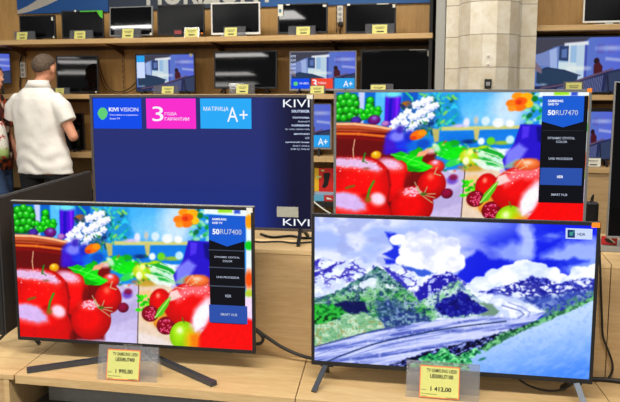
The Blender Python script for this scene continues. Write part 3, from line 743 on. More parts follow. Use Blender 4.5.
    fill(L * 0.85, mixc((40, 104, 62), (120, 196, 120), sm(nD, 0.4, 0.6)))
    N_ = inside([(403, 376), (410, 366), (420, 363), (428, 357), (436, 358), (442, 349), (450, 351), (456, 357), (466, 352), (478, 348), (480, 353), (470, 360), (474, 364), (460, 370), (452, 376)], 3.2, 0.3, 29, 1.4)
    fill(N_, mixc((60, 160, 104), (126, 214, 150), sm(nC, 0.40, 0.6))); fill(N_ * sm(nD, 0.42, 0.32) * 0.9, (18, 76, 52)); fill(N_ * sm(nD, 0.58, 0.70) * 0.85, (176, 242, 190))
    rng = random.Random(8)
    for k in range(60):
        px = 408 + rng.random() * 60; py = 372 - max(0, math.sin((px - 404) / 66 * 3.1)) * 18 * rng.random()
        c.ell(px, py, rng.uniform(1.6, 3.6), rng.uniform(0.7, 1.5), rng.choice([(90, 214, 118), (140, 234, 160), (40, 150, 80), (170, 242, 186), (24, 92, 60)]), rng.uniform(-0.9, 0.9), 0.9, 0.85)
    c.ell(482, 360, 4, 1.3, (60, 130, 120), -0.35, 1.0)
    g_ = np.pad(c.img.reshape(c.H, c.W, 3), ((1, 1), (1, 1), (0, 0)), mode='edge')
    k_ = (0.22, 0.56, 0.22)
    g_ = sum(k_[j] * g_[:, j:j + c.W] for j in range(3)); g_ = sum(k_[j] * g_[j:j + c.H] for j in range(3))
    c.img = np.clip((g_.reshape(-1, 3) - 0.5) * 1.20 + 0.475, 0, 1)
    return c

CC = [(0, 0), (100, 0), (100, 60), (0, 60)]
def stairwell():
    c = Canvas(170, 104, CC, (110, 125, 205))
    x, y = c.x, c.y
    t = np.clip((x - 40) / 60, 0, 1)[:, None]
    c.img = (np.array([92, 128, 206]) * (1 - t) + np.array([86, 104, 232]) * t) / 255
    c.poly([(0, 0), (62, 0), (54, 6), (22, 10), (6, 18), (0, 20)], (74, 74, 92), 2)
    c.poly([(0, 18), (6, 17), (26, 10), (26, 28), (18, 32), (0, 30)], (120, 140, 205), 1.5)
    c.poly([(16, 14), (24, 11), (26, 40), (18, 38)], (156, 180, 240), 1)
    c.poly([(27, 9), (56, 5), (56, 50), (27, 46)], (150, 190, 248), 1.2)
    c.poly([(27, 9), (39, 7), (39, 26), (27, 25)], (48, 70, 120), 1); c.poly([(30, 13), (36, 12), (36, 22), (30, 22)], (90, 120, 190), 1)
    c.poly([(27, 27), (55, 28), (55, 50), (27, 46)], (206, 226, 254), 1)
    c.poly([(38, 6), (40, 6), (40, 48), (38, 48)], (214, 224, 255), 0.8)
    c.poly([(47, 7), (57, 6), (57, 50), (47, 48)], (186, 212, 255), 1)
    c.poly([(56, 4), (59, 3), (59, 50), (56, 50)], (70, 84, 190), 1)
    c.poly([(33, 6), (60, 4), (60, 8), (33, 9)], (226, 232, 255), 2)
    c.poly([(70, 8), (78, 7), (78, 18), (70, 18)], (92, 96, 200), 1, 0.8); c.poly([(82, 8), (90, 7), (90, 17), (82, 18)], (96, 100, 205), 1, 0.7)
    c.poly([(2, 38), (12, 33), (34, 36), (50, 42), (48, 50), (10, 54), (2, 50)], (44, 70, 104), 1.2)
    c.stroke([(3, 37), (14, 33), (34, 36), (52, 42)], 1.2, (30, 44, 90), 0.8)
    c.poly([(0, 26), (8, 34), (8, 40), (0, 36)], (130, 110, 130), 1)
    c.ell(70, 26, 3.2, 3.6, (52, 26, 40), soft=1); c.poly([(67, 30), (73, 27), (77, 32), (77, 40), (67, 40)], (88, 30, 44), 1)
    c.poly([(0, 54), (40, 50), (70, 40), (100, 34), (100, 60), (0, 60)], (44, 52, 96), 1)
    for k in range(26):
        px = 26 + k * 2.0
        c.stroke([(px, 60), (px + 1.5, 56 - k * 0.55)], 0.7, (150, 160, 225), 0.7, 0.8)
    c.stroke([(8, 56), (40, 51), (70, 41), (88, 35)], 1.8, (112, 84, 110), 1)
    c.poly([(84, 40), (100, 36), (100, 60), (80, 60)], (58, 72, 108), 2)
    c.poly([(82, 42), (84, 42), (86, 60), (84, 60)], (40, 44, 70), 1)
    c.poly([(80, 22), (100, 24), (100, 27), (80, 25)], (196, 204, 255), 3, 0.7)
    c.ell(86, 12, 14, 2.2, (190, 205, 255), soft=4, alpha=0.7); c.ell(50, 34, 10, 2, (240, 246, 255), soft=4, alpha=0.8)
    c.img = np.clip((c.img - 0.42) * 1.18 + 0.42, 0, 1)
    g_ = c.img.mean(1, keepdims=True); c.img = (c.img * 0.82 + g_ * 0.18) * 0.90
    c.ell(10, 52, 4, 1.4, (180, 200, 220), soft=2, alpha=0.6)
    return c

def promo():
    c = Canvas(90, 50, CC, (26, 40, 128))
    x, y = c.x, c.y
    t = np.clip((x - 78) / 14, 0, 1)[:, None]; v = np.clip((y - 10) / 50, 0, 1)[:, None]
    c.img = ((np.array([38, 46, 112]) * (1 - v) + np.array([28, 46, 128]) * v) * (1 - t) + np.array([18, 18, 50]) * t) / 255
    return c

def alpine_label():
    c = Canvas(60, 40, CC, (70, 160, 235)); return c

# ---------------------------------------------------------------- a sight line from the camera, to read places off the photograph
_f = 751.636; _p = R(7.9224); _s = R(11.9238)
_fw = np.array([-math.sin(_s) * math.cos(_p), math.cos(_s) * math.cos(_p), -math.sin(_p)])
_r = np.array([math.cos(_s), math.sin(_s), 0.0]); _u = np.cross(_r, _fw)
def at(px, py, Y):
    d = _fw * _f + _r * (px - 310) - _u * (py - 201)
    v = d * (Y / d[1]); return Vector((float(v[0]), float(v[1]), float(v[2]) + CAM_H))
def at_z(px, py, z):
    d = _fw * _f + _r * (px - 310) - _u * (py - 201)
    v = d * ((z - CAM_H) / d[2]); return Vector((float(v[0]), float(v[1]), z))

# ================================================================ structure
FLOOR_Z = 0.0
tag(MB().box(-9, -3, -0.05, 6, 7.2, 0.0).build('floor', M['carpet']), kind='structure')
tag(MB().box(-9, 6.86, 0, 6, 7.0, 3.6).build('wall_back', M['wall']), kind='structure')

# ================================================================ shop fittings
DECK = 0.20; DECK_Y0 = 2.80; DECK_Y1 = 3.27; LEDGE = 0.703

def platform(pts, label, front, parent_x=None, side=None, plinth=True):
    o = empty('display_platform', (0, 0, 0))
    tag(o, label, 'platform', 'low oak display platforms')
    MB().prism(pts, DECK - 0.037, DECK).build('top_board', M['deck'], o)
    return o

# three platform units side by side, their joints running slightly askew
s1f, s1b = (-1.905, DECK_Y0), (-1.962, 3.27)
s2f, s2b = (-0.652, DECK_Y0), (-0.705, 3.27)
s3f, s3b = (0.602, DECK_Y0), (0.547, 3.27)
g = 0.0022
pm = platform([(s1f[0] + g, s1f[1]), (s2f[0] - g, s2f[1]), (s2b[0] - g, s2b[1]), (s1b[0] + g, s1b[1])], 'low oak platform carrying the left television with the fruit picture', 'm')
MB().box(-1.88, 3.02, 0, -0.67, 3.05, DECK - 0.037).build('plinth', M['plinth'], pm)
pr_ = platform([(s2f[0] + g, s2f[1]), (s3f[0] - g, s3f[1]), (s3b[0] - g, s3b[1]), (s2b[0] + g, s2b[1])], 'low oak platform carrying the television with the snowy mountain picture', 'r')
MB().box(-0.64, 3.02, 0, 0.58, 3.05, DECK - 0.037).build('plinth', M['plinth'], pr_)
pe = platform([(s3f[0] + g, s3f[1]), (1.9, DECK_Y0), (1.9, 3.27), (s3b[0] + g, s3b[1])], 'low oak platform at the bottom right corner, beyond the right television foot', 'e')
MB().box(0.62, 3.02, 0, 1.88, 3.05, DECK - 0.037).build('plinth', M['plinth'], pe)
pl = empty('display_platform', (0, 0, 0))
tag(pl, 'low oak platform with closed front panel at the bottom left corner', 'platform', 'low oak display platforms')
MB().prism([(-3.4, DECK_Y0 - 0.005), (s1f[0] - g, DECK_Y0 - 0.005), (s1b[0] - g, 3.27), (-2.10, 4.55), (-3.4, 4.55)], DECK - 0.02, DECK).build('top_board', M['deck'], pl)
MB().box(-3.4, DECK_Y0, 0, -1.958, DECK_Y0 + 0.02, DECK - 0.021).build('front_panel', M['panel'], pl)
MB().box(-1.957, DECK_Y0 - 0.003, 0, -1.932, 3.2, DECK - 0.021).build('side_panel', M['ledge'], pl)

def bench(x0, x1, label):
    o = empty('display_bench', (0, 0, 0)); tag(o, label, 'bench', 'raised oak benches behind the platforms')
    MB().box(x0, 3.275, 0, x1, 3.295, LEDGE - 0.018).build('front_panel', M['panel'], o)
    MB().box(x0, 3.272, LEDGE - 0.017, x1, 4.02, LEDGE).build('top_board', M['ledge'], o)
    MB().box(x0, 4.0, 0, x1, 4.018, LEDGE - 0.018).build('rear_panel', M['panel'], o)
    return o
bench(-1.90, -0.660, 'raised oak bench under the large television with the dark blue screen')
bench(-0.657, 0.596, 'raised oak bench under the upper television with the fruit picture')
bench(0.600, 1.95, 'raised oak bench at the right edge under the dark television')

# back shelving, one unit per bay
SH_Y0, SH_Y1 = 6.35, 6.78
def slot_material():
    m = mat('slotted_rail', rgb(120, 104, 80), 0.5)
    nt = m.node_tree; b = nt.nodes['Principled BSDF']
    tc = nt.nodes.new('ShaderNodeTexCoord'); sp = nt.nodes.new('ShaderNodeSeparateXYZ'); nt.links.new(tc.outputs['Object'], sp.inputs[0])
    k1 = nt.nodes.new('ShaderNodeMath'); k1.operation = 'MULTIPLY'; k1.inputs[1].default_value = 20.0
    k2 = nt.nodes.new('ShaderNodeMath'); k2.operation = 'FRACT'; k3 = nt.nodes.new('ShaderNodeMath'); k3.operation = 'GREATER_THAN'; k3.inputs[1].default_value = 0.45
    nt.links.new(sp.outputs[2], k1.inputs[0]); nt.links.new(k1.outputs[0], k2.inputs[0]); nt.links.new(k2.outputs[0], k3.inputs[0])
    mx = nt.nodes.new('ShaderNodeMix'); mx.data_type = 'RGBA'; mx.inputs[6].default_value = rgb(130, 108, 76); mx.inputs[7].default_value = rgb(16, 14, 12)
    nt.links.new(k3.outputs[0], mx.inputs[0]); nt.links.new(mx.outputs[2], b.inputs['Base Color'])
    return m
M['slots'] = slot_material()
def bay(x0, x1, tops, label, cabinet=None, label_group='oak shelving bays along the back wall'):
    o = empty('shelving_unit', (0, 0, 0)); tag(o, label, 'shelving', label_group)
    MB().box(x0 + 0.001, SH_Y1, 0, x1 - 0.001, SH_Y1 + 0.018, 3.0).build('back_panel', M['back'], o)
    for z in tops:
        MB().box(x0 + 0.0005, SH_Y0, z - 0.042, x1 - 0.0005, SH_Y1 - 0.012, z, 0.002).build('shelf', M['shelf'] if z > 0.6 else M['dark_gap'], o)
        b = MB()
        b.prism([(SH_Y0 + 0.06, 0), (SH_Y1 - 0.012, 0), (SH_Y1 - 0.012, -0.09)], 0, 0.008,
                Matrix.Translation((x0 + 0.02, 0, z - 0.042)) @ Matrix(((0, 0, 1, 0), (1, 0, 0, 0), (0, 1, 0, 0), (0, 0, 0, 1))))
        b.box(x0 + 0.02, SH_Y1 - 0.035, z - 0.075, x1 - 0.02, SH_Y1 - 0.013, z - 0.043)
        b.build('bracket', M['frame_silver'] if False else M['cable_brown'], o)
    up = MB(); up.box(x0 + 0.001, SH_Y1 - 0.012, 0, x0 + 0.025, SH_Y1 - 0.001, 3.0)
    u = up.build('upright_rail', M['back'], o)
    sl = MB(); sl.box(x0 + 0.009, SH_Y1 - 0.0135, 0.2, x0 + 0.017, SH_Y1 - 0.0121, 2.98)
    sl.build('slot_row', M['slots'], u)
    if cabinet:
        MB().box(x0 + 0.002, SH_Y0 + 0.02, 0, x1 - 0.002, SH_Y0 + 0.04, cabinet).build('cabinet_front', M['panel'], o)
    return o
T4 = (1.915, 1.420, 0.880, 0.490)
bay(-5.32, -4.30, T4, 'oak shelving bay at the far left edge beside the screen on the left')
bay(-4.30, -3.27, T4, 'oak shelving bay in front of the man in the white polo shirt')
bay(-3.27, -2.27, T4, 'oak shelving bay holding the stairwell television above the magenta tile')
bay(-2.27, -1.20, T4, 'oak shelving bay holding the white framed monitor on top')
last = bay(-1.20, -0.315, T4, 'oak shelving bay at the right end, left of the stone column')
MB().box(-0.345, SH_Y0 + 0.01, 0, -0.318, SH_Y1 - 0.012, 3.0).build('gap_strip', M['dark_gap'], last)  # dark gap beside the column, put in as a black strip
bay(0.48, 2.2, (1.958, 1.412, 0.832), 'oak shelving bay right of the stone column', cabinet=0.788)

# banner strip over the shelves
def banner(x0, x1, z0, m, label):
    o = empty('banner', ((x0 + x1) / 2, 6.76, z0)); tag(o, label, 'banner', 'advertising banners above the shelves')
    MB().box(x0 - (x0 + x1) / 2, -0.006, 0, x1 - (x0 + x1) / 2, 0.006, 0.62).build('board', m, o)
    return o
mb_blue = mat('banner_blue', rgb(10, 74, 140), 0.5, noise=0.15, nscale=2)
mb_navy = mat('banner_navy', rgb(34, 46, 66), 0.5, noise=0.15, nscale=2)
mb_blue2 = mat('banner_mid_blue', rgb(12, 84, 150), 0.5, noise=0.1, nscale=2)
b1 = banner(-4.34, -3.38, 2.195, mb_blue, 'blue banner with a pale curved swoosh above the top left monitors')
sw = MB(); P = []
for k in range(13):
    t = k / 12; P.append((-0.478 + 0.62 * t, 0.035 + 0.36 * t ** 1.3))
lower = [(-0.478 + 0.80 * t / 12, 0.001 + 0.30 * (t / 12) ** 1.5) for t in range(13)]
sw.prism([(p[0], p[1]) for p in lower] + [(p[0], p[1]) for p in P[::-1]], 0.0061, 0.0075, Matrix(((1, 0, 0, 0), (0, 0, -1, 0), (0, 1, 0, 0), (0, 0, 0, 1))))
sw.build('swoosh', mat('banner_pale', rgb(176, 170, 160), 0.5, noise=0.1, nscale=3), b1)
b2 = banner(-3.375, -1.89, 2.205, mb_navy, 'dark navy shop sign with large white capital letters')
tb = MB(); text_mb(tb, 'HORIZONT', -2.99 + 2.6325, 0.036, -1.75 + 2.6325, 0.245, -0.0075, bold=0.03)
tb.build('lettering', mat('sign_white', rgb(196, 194, 184), 0.5, noise=0.04), b2)
banner(-1.885, -0.352, 2.205, mb_blue2, 'plain blue banner above the two rightmost top shelf monitors')

# stone column: flat flanks with a faceted half round front
def column():
    o = empty('stone_column', (0.14, 6.2, 0)); tag(o, 'beige travertine column with a rounded faceted front between the shelves', 'column')
    prof = [(-0.345, 0.02), (-0.245, 0.0)]
    nf = 7
    for k in range(nf + 1):
        a = math.pi - math.pi * k / nf
        prof.append((0.235 * math.cos(a) - 0.01, -0.02 - 0.27 * math.sin(a)))
    prof += [(0.235, 0.0), (0.352, 0.02)]
    bm = bmesh.new(); uvl = bm.loops.layers.uv.new('UVMap')
    d = 0.0; H = 3.2
    for i in range(len(prof) - 1):
        a, b = prof[i], prof[i + 1]; L = math.hypot(b[0] - a[0], b[1] - a[1])
        vs_ = [bm.verts.new((a[0], a[1], 0)), bm.verts.new((b[0], b[1], 0)), bm.verts.new((b[0], b[1], H)), bm.verts.new((a[0], a[1], H))]
        f = bm.faces.new(vs_)
        for l, uv in zip(f.loops, ((i, 0), (i + 1, 0), (i + 1, H), (i, H))): l[uvl].uv = uv
    back = [(0.352, 0.02), (0.352, 0.6), (-0.345, 0.6), (-0.345, 0.02)]
    for a, b in zip(back[:-1], back[1:]):
        f = bm.faces.new([bm.verts.new((a[0], a[1], 0)), bm.verts.new((b[0], b[1], 0)), bm.verts.new((b[0], b[1], H)), bm.verts.new((a[0], a[1], H))])
        for l, uv in zip(f.loops, ((20, 0), (22, 0), (22, H), (20, H))): l[uvl].uv = uv
    f = bm.faces.new([bm.verts.new((p[0], p[1], H)) for p in prof + [(0.352, 0.6), (-0.345, 0.6)]])
    bmesh.ops.remove_doubles(bm, verts=bm.verts, dist=1e-5)
    bmesh.ops.recalc_face_normals(bm, faces=bm.faces)
    me = bpy.data.meshes.new('shaft'); bm.to_mesh(me); bm.free()
    m = bpy.data.materials.new('travertine_tiles'); m.use_nodes = True
    nt = m.node_tree; b = nt.nodes['Principled BSDF']
    uv = nt.nodes.new('ShaderNodeUVMap'); mp = nt.nodes.new('ShaderNodeMapping'); mp.inputs['Scale'].default_value = (1, 1, 1)
    mp.inputs['Location'].default_value = (0, 0.095, 0)
    br = nt.nodes.new('ShaderNodeTexBrick'); br.offset = 0.5; br.offset_frequency = 3; br.squash = 1
    br.inputs['Scale'].default_value = 1.0; br.inputs['Brick Width'].default_value = 1.0; br.inputs['Row Height'].default_value = 0.245
    br.inputs['Mortar Size'].default_value = 0.0035; br.inputs['Mortar Smooth'].default_value = 0.2; br.inputs['Bias'].default_value = 0.0
    br.inputs['Color1'].default_value = rgb(226, 220, 204); br.inputs['Color2'].default_value = rgb(208, 198, 178); br.inputs['Mortar'].default_value = rgb(150, 138, 120)
    br.offset = 0.0
    nt.links.new(uv.outputs[0], mp.inputs[0]); nt.links.new(mp.outputs[0], br.inputs['Vector'])
    tc = nt.nodes.new('ShaderNodeTexCoord'); n = nt.nodes.new('ShaderNodeTexNoise'); n.inputs['Scale'].default_value = 9; n.inputs['Detail'].default_value = 8; n.inputs['Roughness'].default_value = 0.7
    nt.links.new(tc.outputs['Object'], n.inputs['Vector'])
    rp = nt.nodes.new('ShaderNodeValToRGB'); rp.color_ramp.elements[0].position = 0.35; rp.color_ramp.elements[1].position = 0.6
    rp.color_ramp.elements[0].color = (0.80, 0.73, 0.60, 1); rp.color_ramp.elements[1].color = (1, 1, 1, 1)
    nt.links.new(n.outputs['Fac'], rp.inputs['Fac'])
    mx = nt.nodes.new('ShaderNodeMix'); mx.data_type = 'RGBA'; mx.blend_type = 'MULTIPLY'; mx.inputs[0].default_value = 0.8
    nt.links.new(br.outputs['Color'], mx.inputs[6]); nt.links.new(rp.outputs['Color'], mx.inputs[7])
    nt.links.new(mx.outputs[2], b.inputs['Base Color']); b.inputs['Roughness'].default_value = 0.4
    me.materials.append(m)
    sh = bpy.data.objects.new('shaft', me); COL.objects.link(sh); sh.parent = o
    for zz, nm in ((1.705, 'wall_plug'), (1.64, 'wall_plug')):
        MB().ball((-0.015, -0.292, zz), (0.008, 0.006, 0.012), 10, 6).build(nm, M['white_plastic'], o)
    return o
column()
k = empty('wall_socket', tuple(at(488, 83.5, 5.905))); tag(k, 'small black socket box on the front of the stone column', 'socket')
MB().box(-0.026, -0.012, -0.034, 0.026, 0.012, 0.034, 0.004).build('box', M['frame_black'], k)
MB().box(-0.015, -0.016, -0.018, 0.015, -0.0121, 0.012, 0.002).build('insert', M['frame_silver'], k)
tag(MB().box(-0.285, 6.25, 0, -0.212, 6.79, 3.2).build('trim_1', M['wall']), kind='structure')

# power strips on the back panels
def strip(loc, label):
    o = empty('power_strip', loc); tag(o, label, 'power strip', 'power strips on the back panel')
    MB().box(-0.026, -0.03, -0.075, 0.026, 0, 0.075, 0.006).build('body', M['white_plastic'], o)
    for z in (-0.045, 0.0, 0.045):
        c = MB(); c.tube([(0, -0.0325, z), (0, -0.0301, z)], 0.016, 14); c.build('outlet', M['frame_silver'], o)
    return o
p = at(24, 70, 6.76); strip((p.x, 6.766, p.z), 'white power strip on the back panel left of the man\'s head')
p = at(340.5, 14.5, 6.76); strip((p.x, 6.766, p.z), 'white power strip left of the rightmost top shelf monitor')
pg = empty('power_plug', tuple(at(341, 24, 6.75))); tag(pg, 'black plug hanging below the white power strip', 'plug')
MB().box(-0.02, -0.03, -0.02, 0.02, 0.01, 0.02, 0.008).build('body', M['cable'], pg)
MB().tube(smooth_path([(0, 0, -0.02), (-0.01, 0, -0.06), (-0.005, 0.005, -0.12)]), 0.005, 8).build('lead', M['cable'], pg)

# ================================================================ televisions
def television(kind, label, cat, group, pos, yaw, w, h, zb, bz, fm, screen, depth=0.045, feet=None, edge=None, tilt=0.0):
    """pos: centre of the front face at the height it stands on; local -Y is the viewing side"""
    o = empty(kind, pos, yaw); tag(o, label, cat, group)
    l, r, t, b = bz
    T = Matrix.Translation((0, 0, zb)) @ Matrix.Rotation(tilt, 4, 'X')
    f = MB(); d = min(0.022, depth * 0.5)
    f.box(-w / 2, 0, 0, -w / 2 + l, d, h, 0.0015, T); f.box(w / 2 - r, 0, 0, w / 2, d, h, 0.0015, T)
    f.box(-w / 2 + l - 0.001, 0.0003, h - t, w / 2 - r + 0.001, d, h - 0.0003, 0.0012, T); f.box(-w / 2 + l - 0.001, 0.0003, 0.0003, w / 2 - r + 0.001, d, b, 0.0012, T)
    f.build('frame', fm, o)
    if edge:
        e = MB(); e.box(-w / 2 - 0.001, 0.004, h + 0.0002, w / 2 + 0.001, d + 0.004, h + 0.004, 0.001, T); e.build('top_edge', edge, o)
    k = MB(); k.box(-w / 2 + 0.003, d + 0.0002, 0.003, w / 2 - 0.003, d + (depth - d) * 0.45, h - 0.003, 0.003, T)
    k.box(-w * 0.36, d, h * 0.05, w * 0.36, depth, h * 0.66, 0.008, T)
    k.build('back_cover', M['back_cover'], o)
    sw_, sh_ = w - l - r, h - t - b
    if isinstance(screen, Canvas): screen = screen.mesh('screen', sw_, sh_)
    if isinstance(screen, bpy.types.Mesh):
        s = bpy.data.objects.new('screen', screen); COL.objects.link(s)
    else:
        s = MB().box(-sw_ / 2, 0, 0, sw_ / 2, 0.006, sh_).build('screen', screen)
    s.parent = o; s.matrix_local = T @ Matrix.Translation(((l - r) / 2, 0.003, b))
    if feet:
        for ft in feet: ft(o)
    o['_w'] = w; o['_h'] = h
    return o, s, sw_, sh_
def clean(o):
    for k_ in ('_w', '_h'):
        if k_ in o: del o[k_]

def straight_feet(dx, zb, fwd=0.1, back=0.14, m=None):
    def go(o):
        for s in (-1, 1):
            b = MB()
            b.bar((s * dx, 0.02, zb + 0.02), (s * (dx + 0.012), -fwd, 0.006), 0.016, 0.012, (0, -1, 0.4))
            b.bar((s * dx, 0.02, zb + 0.02), (s * (dx + 0.012), back, 0.006), 0.016, 0.012, (0, 1, 0.4))
            b.box(s * dx - 0.014, 0.004, zb - 0.008, s * dx + 0.014, 0.04, zb + 0.02, 0.003)
            b.build('foot', m or M['frame_black'], o)
    return go
def pedestal(zb, wd, m, depth=0.16):
    def go(o):
        MB().box(-0.03, 0.012, 0.008, 0.03, 0.03, zb + 0.06, 0.003).build('neck', m, o)
        MB().box(-wd / 2, -0.07, 0, wd / 2, depth - 0.07, 0.009, 0.003).build('base', m, o)
    return go

def mapper(outer, w, h, bz):
    """photo pixel -> screen plane (x from the centre, z from the lower edge)"""
    Hh = homography(outer, [(-w / 2, h), (w / 2, h), (w / 2, 0), (-w / 2, 0)])
    def go(x, y):
        u, v = happly(Hh, x, y); return float(u) - (bz[0] - bz[1]) / 2, float(v) - bz[3]
    return go
def flat_poly(mb, pts, y):
    bm = mb.bm; vs_ = [bm.verts.new((p[0], y, p[1])) for p in pts]
    f = bm.faces.new(vs_); f.normal_update()
    if f.normal.y > 0: f.normal_flip()
def rect(mp, x0, y0, x1, y1):
    a = mp(x0, y0); b = mp(x1, y1)
    return [(a[0], a[1]), (b[0], a[1]), (b[0], b[1]), (a[0], b[1])]
def put_text(mb, mp, s, x0, y0, x1, y1, y=-0.0024, bold=0.0):
    a = mp(x0, y0); b = mp(x1, y1); text_mb(mb, s, a[0], b[1], b[0], a[1], y, bold)

# ---- the two televisions with the fruit picture share one picture
STILL = still_life()
W50, H50 = 1.125, 0.645
BZ = (0.012, 0.012, 0.013, 0.016)
still_mesh = STILL.mesh('fruit_picture', W50 - BZ[0] - BZ[1], H50 - BZ[2] - BZ[3])

def caption(s, mp, P):
    """the demo caption column: blue head with a chevron, dark rows, one row lit blue"""
    x0, x1, y0, ys, yc, y9 = P['x0'], P['x1'], P['y0'], P['ys'], P['yc'], P['y9']
    bk = MB(); flat_poly(bk, rect(mp, x0, y0, x1, y9), -0.0010); bk.build('caption_panel', M['g_black'], s)
    bl = MB(); a = rect(mp, x0, y0, x1, ys); c = mp((x0 + x1) / 2, yc)
    flat_poly(bl, [a[0], a[1], a[2], c, a[3]], -0.0014); bl.build('caption_heading', M['g_blue'], s)
    hl = MB(); flat_poly(hl, rect(mp, *P['hl']), -0.0017); hl.build('caption_highlight', mat('lit_row_blue', (0.004, 0.004, 0.005, 1), 0.3, emit=rgb(30, 74, 168)), s)
    for yy in P['lines']:
        ln = MB(); flat_poly(ln, rect(mp, x0, yy - 0.25, x1, yy + 0.25), -0.0013); ln.build('caption_divider', M['g_line'], s)
    for args in P['bold']:
        t = MB(); put_text(t, mp, *args, bold=0.035); t.build('caption_title', M['g_white'], s)
    for args in P['text']:
        t = MB(); put_text(t, mp, *args, bold=0.01); t.build('caption_text', M['g_soft'], s)

def vee_stand(o):
    b = MB(); b.bar((-0.06, 0.09, 0.012), (-0.425, -0.165, 0.012), 0.030, 0.020)
    b.build('leg', M['stand'], o)
    b = MB(); b.bar((0.06, 0.09, 0.012), (0.43, -0.175, 0.012), 0.030, 0.020)
    b.build('leg', M['stand'], o)
    b = MB(); b.box(-0.075, 0.06, 0.0, 0.075, 0.11, 0.024, 0.004); b.box(-0.05, 0.046, 0.02, 0.05, 0.075, 0.16, 0.004)
    b.build('neck', M['frame_grey'], o)

OL = [(10.4, 201.4), (253.5, 207.7), (255.1, 354.2), (18.0, 339.8)]
tvl, scr, sw_, sh_ = television('television', 'television showing a fruit still life at lower left, on a V shaped stand', 'television', None,
    (-1.448, 3.015, DECK), R(1.93), W50, H50, 0.288 - DECK, BZ, M['frame_char'], still_mesh, feet=[vee_stand], edge=M['edge_light'])
mp = mapper(OL, W50, H50, BZ)
caption(scr, mp, dict(x0=208.4, x1=245.6, y0=215.2, ys=241.0, yc=246.6, y9=325,
    hl=(209.0, 304.6, 247.6, 324.4), lines=(250.6, 268, 286.6),
    bold=[('SAMSUNG', 212.2, 218, 226.4, 220.6), ('UHD TV', 212.2, 221.8, 222.6, 224.2), ('50', 212.4, 228.8, 219.6, 234.6)],
    text=[('RU7400', 220.2, 229.0, 241.6, 234.9), ('DYNAMIC CRYSTAL', 214.6, 256.0, 239.8, 258.7), ('COLOR', 222.8, 260, 232.4, 262.4), ('UHD PROCESSOR', 216.6, 276, 239.4, 279), ('HDR', 225.4, 294.6, 231.2, 297.6), ('SMART HUB', 220.6, 313, 237.2, 316.4)]))
mb = MB(); mb.box(W50 / 2 - 0.030, -0.0012, H50 + 0.088 - 0.022, W50 / 2 - 0.004, -0.0001, H50 + 0.088 - 0.001); tag(mb.build('sticker', M['pale_label'], tvl), 'small pale corner sticker')
mb = MB(); text_mb(mb, 'SAMSUNG', -0.045, 0.088 + 0.004, 0.045, 0.088 + 0.012, -0.0006, 0.02); mb.build('logo', M['frame_silver'], tvl); clean(tvl)

OU = [(333.9, 89.6), (592.5, 89.1), (584.9, 236.6), (333.3, 228.5)]
tvu, scr, sw_, sh_ = television('television', 'grey framed television with a fruit still life, upper right on the raised bench', 'television', None,
    (-0.049, 3.436, LEDGE), R(1.41), W50, H50, 0.786 - LEDGE, BZ, M['frame_grey'], still_mesh, feet=[straight_feet(0.42, 0.786 - LEDGE, 0.10, 0.14)])
mp = mapper(OU, W50, H50, BZ)
caption(scr, mp, dict(x0=542.8, x1=583.4, y0=95.8, ys=121.6, yc=127.3, y9=203.6,
    hl=(540.6, 167.6, 581.6, 185.6), lines=(130.6, 149.3),
    bold=[('SAMSUNG', 548.2, 99.6, 563.2, 102.2), ('UHD TV', 548.2, 103.0, 558.8, 105.4), ('50', 547.9, 110.0, 555.3, 115.2), ('HDR', 557.2, 175.4, 563.2, 178.2)],
    text=[('RU7470', 556.0, 110.0, 578.0, 115.2), ('DYNAMIC CRYSTAL', 548.0, 136.8, 575.0, 139.4), ('COLOR', 556.2, 140.6, 567.2, 142.9), ('UHD PROCESSOR', 548.8, 157.4, 572.8, 160.0), ('SMART HUB', 551.2, 193.4, 567.2, 196.0)]))
mb = MB(); mb.box(W50 / 2 - 0.021, -0.0012, H50 + 0.083 - 0.014, W50 / 2 - 0.001, -0.0001, H50 + 0.083 + 0.004); tag(mb.build('sticker', M['orange'], tvu), 'small orange corner sticker'); clean(tvu)

# ---- lower right: mountain landscape
BR_ = (0.0135, 0.0135, 0.0145, 0.019)
OR = [(311.4, 213.9), (601.2, 222.9), (592.5, 384.6), (311.4, 364.6)]
def slim_feet(o):
    zb = 0.28 - DECK
    b = MB(); b.bar((-0.500, 0.02, zb + 0.006), (-0.532, -0.105, 0.004), 0.020, 0.014, (0, -1, 0.3)); b.bar((-0.500, 0.02, zb + 0.006), (-0.52, 0.14, 0.004), 0.020, 0.014, (0, 1, 0.3))
    b.box(-0.525, 0.006, zb - 0.008, -0.47, 0.04, zb + 0.01, 0.003); b.build('foot', M['stand'], o)
    b = MB(); b.bar((0.500, 0.02, zb + 0.006), (0.532, -0.105, 0.004), 0.022, 0.014, (0, -1, 0.3)); tag(b.build('foot', M['stand_silver'], o), 'grey metal foot bar')
    b = MB(); b.bar((0.500, 0.02, zb + 0.006), (0.47, 0.14, 0.004), 0.020, 0.014, (0, 1, 0.3)); b.box(0.47, 0.006, zb - 0.010, 0.525, 0.04, zb + 0.01, 0.003); b.build('foot', M['frame_black'], o)
tvr, scr, sw_, sh_ = television('television', 'large television showing snowy mountains and a glacier, lower right on two slim feet', 'television', None,
    (-0.061, 2.985, DECK), R(0.58), W50, H50, 0.28 - DECK, BR_, M['frame_char'], landscape(), feet=[slim_feet])
mp = mapper(OR, W50, H50, BR_)
q = MB(); flat_poly(q, [mp(565.8, 228.6), mp(592.6, 229.6), mp(592.2, 240.2), mp(565.6, 239.2)], -0.0012); q.build('badge', M['g_pale'], scr)
q = MB(); flat_poly(q, [mp(567.6, 230.2), mp(575.0, 230.5), mp(574.9, 238.4), mp(567.5, 238.1)], -0.0016); q.build('badge_icon', M['g_navy'], scr)
q = MB(); flat_poly(q, rect(mp, 569.6, 232.4, 573.0, 236.2), -0.0019); flat_poly(q, rect(mp, 573.4, 231, 574.6, 233.2), -0.0019); q.build('icon_mark', M['g_teal'], scr)
